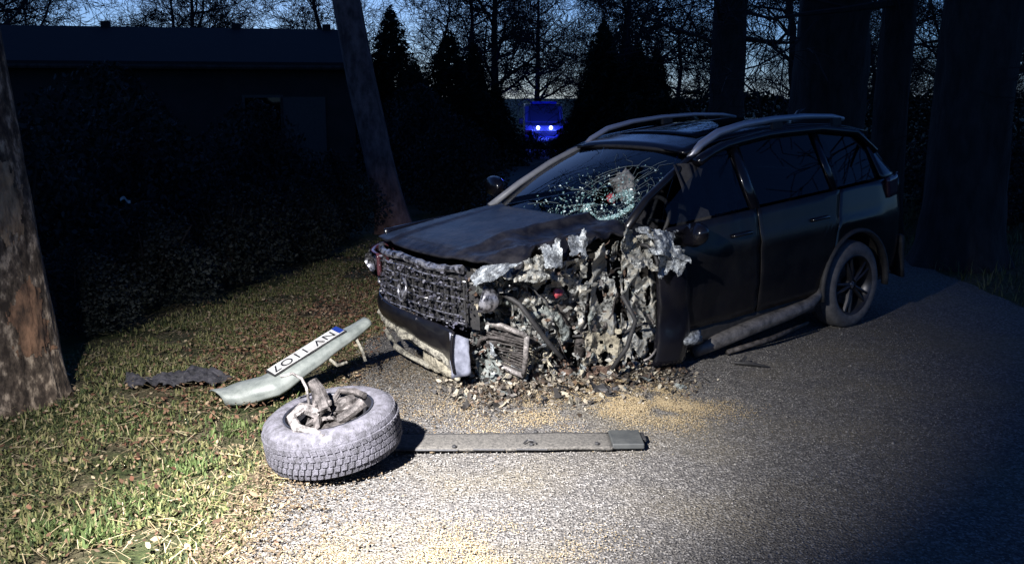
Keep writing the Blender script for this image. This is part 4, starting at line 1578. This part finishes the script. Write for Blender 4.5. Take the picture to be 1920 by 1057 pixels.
# loose metal pieces jutting out: alike pieces share a few meshes
random.seed(12)
shard_meshes = []
for k in range(9):
    m = MB()
    L0 = random.uniform(.05, .13)
    w0 = L0 * random.uniform(.25, .7)
    vs = []
    for j in range(5):
        for i in range(3):
            t = j / 4
            w = w0 * (1 - .6 * t * random.uniform(.6, 1))
            vs.append((L0 * (t - .5) + random.uniform(-.01, .01), (i - 1) * w * .5 + random.uniform(-.008, .008), .3 * L0 * math.sin(t * 3 + k) + random.uniform(-.018, .018)))
    fs = []
    for j in range(4):
        for i in range(2):
            a = j * 3 + i
            fs += [(a, a + 1, a + 4), (a, a + 4, a + 3)]
    m.add(vs, fs)
    shard_meshes.append(m.mesh('metal_shard', (M_alu, M_alu2, M_fold, M_mud, M_black, M_alu, M_rust, M_black, M_castpale)[k]))
for k in range(130):
    u, v = random.uniform(-.01, 1.0), random.random() ** 1.9
    p = face(u, v, random.uniform(-.10, .05))
    o = bpy.data.objects.new('metal_shard', shard_meshes[k % 9])
    link(o, suv)
    o.location = p
    o.rotation_euler = (random.uniform(0, 6.28), random.uniform(0, 6.28), random.uniform(0, 6.28))
    sc = random.uniform(.5, 1.25)
    o.scale = (sc, sc, sc)
g = np.random.default_rng(71)
n = 1100
uu, vv = g.uniform(-.02, 1.0, n), g.uniform(-.03, 1.0, n)
pos = [tuple(face(a, b * b, -.02 - abs(c)) + Vector((0, 0, e))) for a, b, c, e in zip(uu, vv, g.normal(0, .05, n), g.normal(0, .02, n))]
o = scatter('scraps', LEAF_V, LEAF_F, pos, g.uniform(.006, .026, n), 2.5, M_scrap, suv)
o['kind'] = 'stuff'
# hoses, wires and bent tubes
for k in range(30):
    u, v = random.uniform(.02, .95), random.uniform(.1, .95)
    pts = []
    p = face(u, v, -.03)
    d = Vector((random.gauss(0, 1), random.gauss(0, .5), random.gauss(0, 1))).normalized()
    for i in range(7):
        pts.append(p.copy())
        d = (d + Vector((random.gauss(0, .5), random.gauss(0, .4), random.gauss(-.15, .5)))).normalized()
        p = p + d * random.uniform(.03, .07)
        p.z = max(p.z, .12)
    m = MB()
    m.tube(pts, random.uniform(.004, .014), n=6)
    m.build('hose', random.choice([M_black, M_black, M_castpale, M_rust, M_castiron]), suv, smooth=True)


# ================================================================== torn off front bumper with its plate
bp = thing('torn_bumper', 'torn off pale grey bumper strip leaning from the grass up to the wreck', 'bumper')
A, B = Vector((-1.62, 5.36, 0.04)), Vector((-0.93, 5.93, 0.40))
ax = (B - A).normalized()
up = Vector((-0.22, -0.28, 0.9))
up = (up - ax * up.dot(ax)).normalized()
sd = ax.cross(up)          # towards the right and the camera
LB = (B - A).length


def bump_fn(u, v):
    """v 0..1 goes from the far upper lip over the plate face and round the near edge"""
    sct = [(-.13, -.03), (-.07, .006), (.0, .016), (.05, .010), (.075, -.012), (.08, -.045), (.062, -.06)]
    t = v * (len(sct) - 1)
    i = min(len(sct) - 2, int(t))
    a = [lerp(sct[i][k], sct[i + 1][k], t - i) for k in (0, 1)]
    s_ = u * LB
    width = float(np.interp(u, [0, .12, .3, .75, 1], [1.0, 1.3, 1.2, .85, .5]))
    c = A + ax * s_
    bend = max(0, .22 - u)
    c = c + Vector((-1.1, .62, 0)) * bend * .62
    c.z = max(c.z - .35 * bend * bend, .055) + .012 * mnoise.noise(Vector((u * 5, 0, 0)))
    return c + sd * a[0] * width + up * a[1] * width


m = MB()
m.grid(bump_fn, 60, 22)
m.build('bumper_skin', M_bumper, bp, smooth=True, thick=.008)
# plate
pe = bpy.data.objects.new('licence_plate', None)
link(pe, bp)
pc = A + ax * (LB * .54) + up * .024 - sd * .028
Mx = Matrix((ax, -sd, up)).transposed().to_4x4()
pe.matrix_world = Matrix.Translation(pc) @ Mx
m = MB()
m.box((0, 0, 0), (.54, .115, .006))
m.build('holder', M_black, pe, bevel=.002)
m = MB()
m.box((0, 0.002, .006), (.52, .102, .004))
m.build('plate', M_white, pe, bevel=.002)
m = MB()
m.box((.241, .002, .0095), (.036, .098, .002))
m.build('blue_band', M_eu, pe)
fc = bpy.data.curves.new('characters', 'FONT')
fc.body = 'NV 11O7'
fc.size = .105
fc.extrude = .0008
fc.align_x = 'CENTER'
fc.align_y = 'CENTER'
fc.space_character = 1.12
fc.materials.append(M_ink)
tmp = bpy.data.objects.new('tmp', fc)
COL.objects.link(tmp)
bpy.context.view_layer.update()
tme = bpy.data.meshes.new_from_object(tmp.evaluated_get(bpy.context.evaluated_depsgraph_get()))
bpy.data.objects.remove(tmp)
tme.name = 'characters'
fo = bpy.data.objects.new('characters', tme)
link(fo, pe)
fo.location = (-.02, .0, .0095)
fo.rotation_euler = (0, 0, math.pi)
# bracket scraps under it
m = MB()
m.tube([A.lerp(B, .62) + sd * .05 - up * .05, A.lerp(B, .64) + sd * .11 - up * .10, A.lerp(B, .70) + sd * .13 - up * .11], .010, n=5, jit=.3)
m.build('bracket', M_beige, bp)
m = MB()
m.tube([A.lerp(B, .86) + sd * .03 - up * .05, A.lerp(B, .85) + sd * .08 - up * .14, A.lerp(B, .84) + sd * .09 - up * .2], .012, n=5, jit=.3)
m.build('bracket', M_beige, bp)


# ================================================================== wheel lying on the road
tw = thing('torn_off_wheel', 'torn off wheel lying flat with hub and suspension parts on top', 'wheel', (-0.895, 4.50, 0.0))
tw.rotation_euler = (R(3), R(-9), R(15))
tw.location.z = 0.168
tw.scale = (.95, .95, .93)
hw = .125
m = MB()
m.lathe([(.225, -hw + .02), (.25, -hw), (.30, -hw - .002), (.336, -hw + .022), (.349, -hw + .05), (.352, 0), (.349, hw - .05), (.336, hw - .022), (.30, hw + .002), (.25, hw), (.225, hw - .02), (.222, 0)], 72, closed=True)
ty = m.build('tyre', M_rubdust, tw, smooth=True)
# tread blocks, five ribs
m = MB()
random.seed(3)
for row in range(6):
    z0 = -hw + .022 + row * (2 * hw - .044) / 6
    h = (2 * hw - .044) / 6 - .007
    nb = 62
    for k in range(nb):
        a0 = 2 * math.pi * (k + .5 * (row % 2)) / nb
        a1 = a0 + 2 * math.pi / nb * .74
        sk = .018 * (1 if row < 3 else -1)
        edge = .008 if row in (0, 5) else 0
        vs = []
        for rr in (.343, .3585 - edge):
            for aa, zz, sh in ((a0, z0, 0), (a1, z0, 0), (a1, z0 + h, sk), (a0, z0 + h, sk)):
                e = (.006 if (edge and ((row == 0 and zz == z0) or (row == 5 and zz != z0))) else 0)
                vs.append(((rr - e) * math.cos(aa + sh), (rr - e) * math.sin(aa + sh), zz))
        m.add(vs, [(4, 5, 6, 7), (0, 1, 5, 4), (1, 2, 6, 5), (2, 3, 7, 6), (3, 0, 4, 7)])
tr = m.build('tread', M_rubdust, ty)
tr['kind'] = 'stuff'
m = MB()
m.lathe([(.232, hw - .01), (.238, hw - .004), (.226, hw - .006), (.215, hw - .03), (.20, -.02), (.19, -.06), (.0, -.06)], 48)
m.build('rim', M_rim, tw, smooth=True, auto=40)
m = MB()
m.lathe([(.0, -.02), (.155, -.02), (.16, -.01), (.16, .008), (.155, .012), (.09, .012), (.085, .05), (.0, .05)], 40)
m.build('brake_disc', M_castiron, tw, smooth=True, auto=40)
def knob(name, c, r, mat, seed, amp=.4, n=18, sq=(1, 1, 1)):
    m = MB()
    def fn(u, v):
        a, b = 2 * math.pi * u, math.pi * (v - .5)
        d = Vector((math.cos(a) * math.cos(b), math.sin(a) * math.cos(b), math.sin(b)))
        k = r * (1 + amp * fbm(d.x + seed, d.y, d.z, 2, 3))
        return (c[0] + d.x * k * sq[0], c[1] + d.y * k * sq[1], c[2] + d.z * k * sq[2])
    m.grid(fn, n, n // 2 + 1, closed_u=True)
    return m.build(name, mat, tw, smooth=False)
knob('steering_knuckle', (-.05, .02, .10), .07, M_castiron, 3, .9, 30, (1, .9, 1.0))
knob('brake_caliper', (.10, .08, .09), .06, M_castiron, 6, .4, 16, (1.3, .8, .8))
m = MB()
m.tube([(-.06, .0, .12), (-.13, -.02, .17), (-.19, -.08, .155), (-.17, -.18, .13), (-.09, -.25, .12), (-.05, -.30, .10)], [.035, .03, .024, .026, .02, .022], n=8, jit=.2)
m.build('control_arm', M_castpale, tw)
m = MB()
m.tube([(-.05, -.28, .11), (-.02, -.30, .06), (-.03, -.315, .01)], [.03, .026, .018], n=8, jit=.2)
m.tube([(-.05, -.27, .11), (.03, -.29, .085), (.07, -.30, .09)], [.018, .018, .024], n=8, jit=.2)
m.build('ball_joint', M_castiron, tw)
m = MB()
m.tube([(-.02, .03, .13), (-.03, .06, .22), (-.05, .09, .27)], [.045, .038, .032], n=9, jit=.15)
m.build('strut_stub', M_castiron, tw)
m = MB()
m.tube([(-.09, .0, .15), (-.085, .03, .26), (-.10, .05, .31), (-.14, .06, .345), (-.20, .05, .345)], .008, n=7)
m.build('brake_hose', M_castpale, tw, smooth=True)
m = MB()
m.tube([(.02, .10, .11), (.08, .16, .15), (.16, .14, .135), (.20, .06, .13)], .018, n=7, jit=.2)
m.build('tie_rod', M_castiron, tw)
m = MB()
m.tube([(-.12, .06, .13), (-.17, .0, .14), (-.20, .02, .12)], .02, n=7, jit=.2)
m.build('tie_rod', M_castiron, tw)
m = MB()
m.tube([(.05, -.02, .06), (.12, -.05, .10), (.18, -.02, .125)], [.03, .026, .03], n=8, jit=.2)
m.build('drive_shaft', M_castiron, tw)


# ================================================================== flat trim panel on the road
tp = thing('sill_trim', 'long flat dusty trim panel lying on the road right of the wheel', 'trim panel', (0.08, 4.735, 0.012), R(1.0))
m = MB()
def tpf(u, v):
    x = lerp(-.72, .44, u)
    w = .112 + .006 * mnoise.noise(Vector((x * 5, 1, 0)))
    return (x, lerp(-w, w, v), .012 + .006 * mnoise.noise(Vector((x * 2.5, v, 0))) - .003 * (2 * v - 1) ** 2)
m.grid(tpf, 50, 10)
m.build('panel_skin', M_board, tp, smooth=True, thick=.014)
m = MB()
m.box((.52, 0, .020), (.165, .215, .03))
m.build('end_piece', M_boardend, tp, bevel=.006)
m = MB()
m.box((.613, .045, .014), (.03, .10, .022))
m.build('end_tongue', M_black, tp, bevel=.004)
m = MB()
for s in (-1, 1):
    for a, b in ((-.66, -.36), (-.28, -.12), (-.06, .10)):
        m.tube([(a, s * .116, .012), (b, s * .118, .010)], .006, n=5)
m.build('edge_seal', M_black, tp)
for x, y in ((-.38, -.10), (.02, -.075), (.36, -.07), (.05, .115)):
    m = MB()
    m.lathe([(.0, .004), (.010, .004), (.012, 0), (.012, -.006)], 10, c=(x, y, .026))
    m.build('clip', M_black, tp)
m = MB()
m.tube([(-.02, -.07, .028), (.0, -.045, .036), (.03, -.05, .034), (.045, -.075, .028)], .005, n=5)
m.build('clip_loop', M_black, tp)


# ================================================================== loose things on the ground
# crumpled black liner on the grass
ln = MB()
def lnf(u, v):
    a, b = u * 2 - 1, v * 2 - 1
    x, y = a * .34, b * .17 * (1 - .35 * a * a)
    return (x, y, .03 + .04 * (1 - b * b) * (1 - .5 * a * a) + .05 * fbm(x * 3, y * 3, 1, 3.5, 4))
ln.grid(lnf, 60, 36)
_keep = []
for f in ln.f:
    cx = sum(ln.v[i][0] for i in f) / 4
    cy = sum(ln.v[i][1] for i in f) / 4
    if math.hypot(cx / .34, cy / .17) + .55 * mnoise.noise(Vector((cx * 7, cy * 9, 3))) < .93:
        _keep.append(f)
ln.f = _keep
o = ln.build('wheel_arch_scrap', pm('matt_black_scrap', (0.010, 0.010, 0.012), (0.05, 0.048, 0.056), scale=16, rough=.8, bump=.5, bscale=50), None, thick=.006)
o.location = (-2.13, 5.86, -.01)
o.rotation_euler = (0, 0, R(12))
tag(o, 'crumpled black plastic wheel arch scrap lying on the grass', 'plastic scrap')

# thin dark strip near the step
m = MB()
m.tube([(1.52, 6.26, .02), (1.62, 6.22, .025), (1.74, 6.17, .015)], [.022, .03, .006], n=6, squash=.5, jit=.2)
m.tube([(1.57, 6.24, .03), (1.60, 6.26, .06)], .012, n=5)
tag(m.build('plastic_strip', M_black), 'small pointed dark strip on the road below the side step', 'plastic strip')
# paper scrap caught in the hedge
m = MB()
m.grid(lambda u, v: (u * .10, .02 * math.sin(u * 6), .03 * v + .02 * math.sin(u * 5)), 7, 4)
o = m.build('paper_scrap', M_paper)
o.location = (-3.75, 9.05, .82)
tag(o, 'pale paper scrap caught in the dark shrubs', 'paper')
# dark lump by the tyre and below the wreck
fragm = []
random.seed(44)
for k in range(6):
    m = MB()
    L0 = random.uniform(.05, .16)
    vs = []
    for j in range(4):
        for i in range(3):
            vs.append((L0 * (j / 3 - .5) + random.uniform(-.015, .015), (i - 1) * L0 * (.12 + .06 * k % .2) + random.uniform(-.010, .010), random.uniform(0, .05) * (1 if i == 1 else .5)))
    fs = []
    for j in range(3):
        for i in range(2):
            a = j * 3 + i
            fs += [(a, a + 1, a + 4), (a, a + 4, a + 3)]
    m.add(vs, fs)
    fragm.append(m.mesh('wreck_fragment', (M_black, M_mud, M_black, M_alu2, M_rust, M_void)[k]))
car_m = suv.matrix_world.copy()
fragmats = 0
for k in range(70):
    u = random.uniform(-.1, 1.08)
    p = car_m @ face(u, 0, random.uniform(-.42, .06))
    o = bpy.data.objects.new('wreck_fragment', fragm[k % 6])
    link(o)
    o.location = (p.x + random.gauss(0, .08), p.y + random.gauss(0, .08), .004)
    o.rotation_euler = (random.gauss(0, .35), random.gauss(0, .35), random.uniform(0, 6.28))
    sc = random.uniform(.5, 1.5)
    o.scale = (sc, sc, sc)
    tag(o, 'jagged piece of car wreckage scattered below the torn front corner', 'wreck piece', 'wreck pieces below the torn corner')

gg = np.random.default_rng(33)


def edge_x(y):
    return np.array([road_edge(float(q)) for q in np.atleast_1d(y)])


# tiny debris under the wreck
n = 4200
u = gg.uniform(-.12, 1.12, n)
base = np.array([tuple(car_m @ face(float(a), 0, 0)) for a in u])
pos = base.copy()
dirn = np.array((0.25, -0.97))
dist = np.abs(gg.normal(0, .30, n)) - .12
pos[:, 0] += dirn[0] * dist + gg.normal(0, .10, n)
pos[:, 1] += dirn[1] * dist + gg.normal(0, .10, n)
pos[:, 2] = .012 + gg.uniform(0, .03, n) * (dist < .2)
tag(scatter('debris', LEAF_V, LEAF_F, pos, gg.uniform(.004, .020, n) * np.where(gg.uniform(0, 1, n) > .93, 2.2, 1) * np.clip(1.2 - dist, .4, 1.2), 1.1, M_frag), 'small splinters and dirt shed below the wreck', kind='stuff')

# grit on the asphalt
n = 52000
y = 2.9 + gg.uniform(0, 1, n) ** 1.4 * 7.0
x = edge_x(y) + .02 + (4.2) * gg.uniform(0, 1, n) ** 1.3
pos = np.stack([x, y, np.full(n, .004)], 1)
tag(scatter('grit', OCT_V, OCT_F, pos, gg.uniform(.002, .0058, n) * np.where(gg.uniform(0, 1, n) > .99, 2.0, 1), .6, M_grit, squash=.8), 'loose grit on the asphalt', kind='stuff')


def sand(name, cx, cy, sx, sy, n, rot, label):
    a = gg.normal(0, 1, n)
    b = gg.normal(0, 1, n)
    c, s = math.cos(rot), math.sin(rot)
    px, py = a * sx, b * sy
    X = cx + c * px - s * py
    Y = cy + s * px + c * py
    keep = np.array([.5 + 1.3 * mnoise.noise(Vector((q * 3.5, r * 3.5, 2.0))) + .5 * mnoise.noise(Vector((q * 11, r * 11, 6.0))) for q, r in zip(X, Y)]) > gg.uniform(0, 1, n)
    X, Y = X[keep], Y[keep]
    k = len(X)
    tag(scatter(name, OCT_V, OCT_F, np.stack([X, Y, np.full(k, .008)], 1), gg.uniform(.0018, .0045, k), .6, M_sand, squash=.6), label, kind='stuff')


sand('sand', .80, 5.42, .24, .18, 26000, -.5, 'yellow absorbent sand spread before the torn corner')
sand('sand', .52, 5.75, .22, .14, 14000, -.2, 'yellow sand right under the torn corner')
sand('sand', -.30, 3.50, .30, .15, 15000, .1, 'yellow sand patch at the near edge')
sand('sand', .05, 5.25, .40, .25, 14000, .0, 'thin veil of sand on the road before the wreck')

# grass, leaves and straw on the verge
def verge_points(n, y0, y1, x0, pw=1.0, over=0.05):
    y = y0 + (y1 - y0) * gg.uniform(0, 1, n) ** pw
    xe = edge_x(y) + over
    xl = np.maximum(x0, -3.0 + (y - 6.2) * .256 - .35 * gg.uniform(0, 1, n))
    xl = np.where(y < 6.0, x0, xl)
    x = xl + (xe - xl) * gg.uniform(0, 1, n) ** .85
    z = np.array([gz(a, b) for a, b in zip(x, y)]) - .02
    return np.stack([x, y, z], 1)


BL_V = [(-.05, 0, 0), (.05, 0, 0), (.035, .18, .55), (-.035, .18, .55), (0, .5, 1.0)]


def blades(name, pos, h, mat, label, lean=.9):
    n = len(pos)
    a = gg.uniform(0, 2 * np.pi, n)
    V = np.zeros((n, 5, 3))
    w = gg.uniform(.05, .10, n) * .9
    ln_ = gg.uniform(.1, lean, n)
    bx = np.array([-1, 1, .7, -.7, 0.0])
    by = np.array([0, 0, .30, .30, 1.0])
    bz = np.array([0, 0, .6, .6, 1.0])
    lx = bx[None] * (w * .045 / .07)[:, None] * .12
    ly = by[None] * (ln_ * h)[:, None]
    V[:, :, 0] = np.cos(a)[:, None] * lx - np.sin(a)[:, None] * ly
    V[:, :, 1] = np.sin(a)[:, None] * lx + np.cos(a)[:, None] * ly
    V[:, :, 2] = bz[None] * (h * np.sqrt(np.clip(1.05 - (ln_ * .8) ** 2, .08, 1)))[:, None]
    V += pos[:, None, :]
    base = (np.arange(n) * 5)[:, None]
    F = np.concatenate([base + np.array([[0, 1, 2]]), base + np.array([[0, 2, 3]]), base + np.array([[3, 2, 4]])])
    o = np_mesh(name, V.reshape(-1, 3), F, mat)
    return tag(o, label, kind='stuff')


pos = verge_points(105000, 2.9, 12.5, -4.6, 1.45)
keep = np.array([mnoise.noise(Vector((p[0] * 2.2, p[1] * 2.2, 0))) + .5 * mnoise.noise(Vector((p[0] * 7, p[1] * 7, 1))) > -.22 for p in pos])
pos = pos[keep]
blades('grass', pos, gg.uniform(.010, .042, len(pos)), M_grass, 'short mixed grass on the verge', 1.3)
c = [(-1.75, 4.05, .16), (-1.62, 4.45, .12), (-1.55, 5.0, .14), (-1.95, 3.75, .12), (-2.2, 5.1, .2), (-1.35, 5.75, .12), (-1.75, 3.72, .08)]
pos = np.concatenate([np.stack([gg.normal(a, s * .6, 220), gg.normal(b, s * .6, 220), np.full(220, -.02)], 1) for a, b, s in c])
blades('grass', pos, gg.uniform(.02, .065, len(pos)), M_grassg, 'fresh green grass tufts', 1.1)

pos = verge_points(9000, 2.9, 12, -4.4, 1.2, .18)
pos[:, 2] += gg.uniform(.012, .04, len(pos))
tag(scatter('leaf_litter', LEAF_V, LEAF_F, pos, gg.uniform(.005, .015, len(pos)) * np.where(gg.uniform(0, 1, len(pos)) > .93, 1.7, 1), .8, M_leaf), 'fallen brown leaves on the verge', kind='stuff')
n = 4500
y = gg.normal(7.2, 1.3, n)
x = gg.normal(-1.62, .32, n) + (y - 7) * .12
tag(scatter('leaf_litter', LEAF_V, LEAF_F, np.stack([x, y, gg.uniform(-.01, .03, n)], 1), gg.uniform(.006, .02, n), .7, M_rleaf), 'reddish brown leaves drifted along the verge', kind='stuff')
# bits of leaf blown on to the road edge and round the wheel
n = 15000
y = 3.0 + gg.uniform(0, 1, n) * 3.6
x = edge_x(y) + np.abs(gg.normal(0, .30, n)) * (1 + .8 * (y > 4.6)) - .15
tag(scatter('leaf_litter', LEAF_V, LEAF_F, np.stack([x, y, np.full(n, .012)], 1), gg.uniform(.003, .010, n), .5, M_crumbs), 'leaf crumbs along the road edge', kind='stuff')
ST_V = [(-1, -.04, 0), (1, -.04, .1), (1, .04, .1), (-1, .04, 0)]
pos = verge_points(4500, 2.9, 9, -4.0, 1.3, .15)
pos[:, 2] += gg.uniform(.015, .045, len(pos))
tag(scatter('straw', ST_V, [(0, 1, 2), (0, 2, 3)], pos, gg.uniform(.015, .05, len(pos)), .35, M_straw), 'dry stalks lying in the grass', kind='stuff')
# right verge far side, mostly in the dark
n = 9000
x = gg.uniform(4.5, 9, n)
y = gg.uniform(6, 18, n)
pos = np.stack([x, y, np.array([gz(a, b) for a, b in zip(x, y)]) - .02], 1)
blades('grass', pos, gg.uniform(.04, .16, n), M_grass, 'rough grass beyond the road on the right', 1.0)
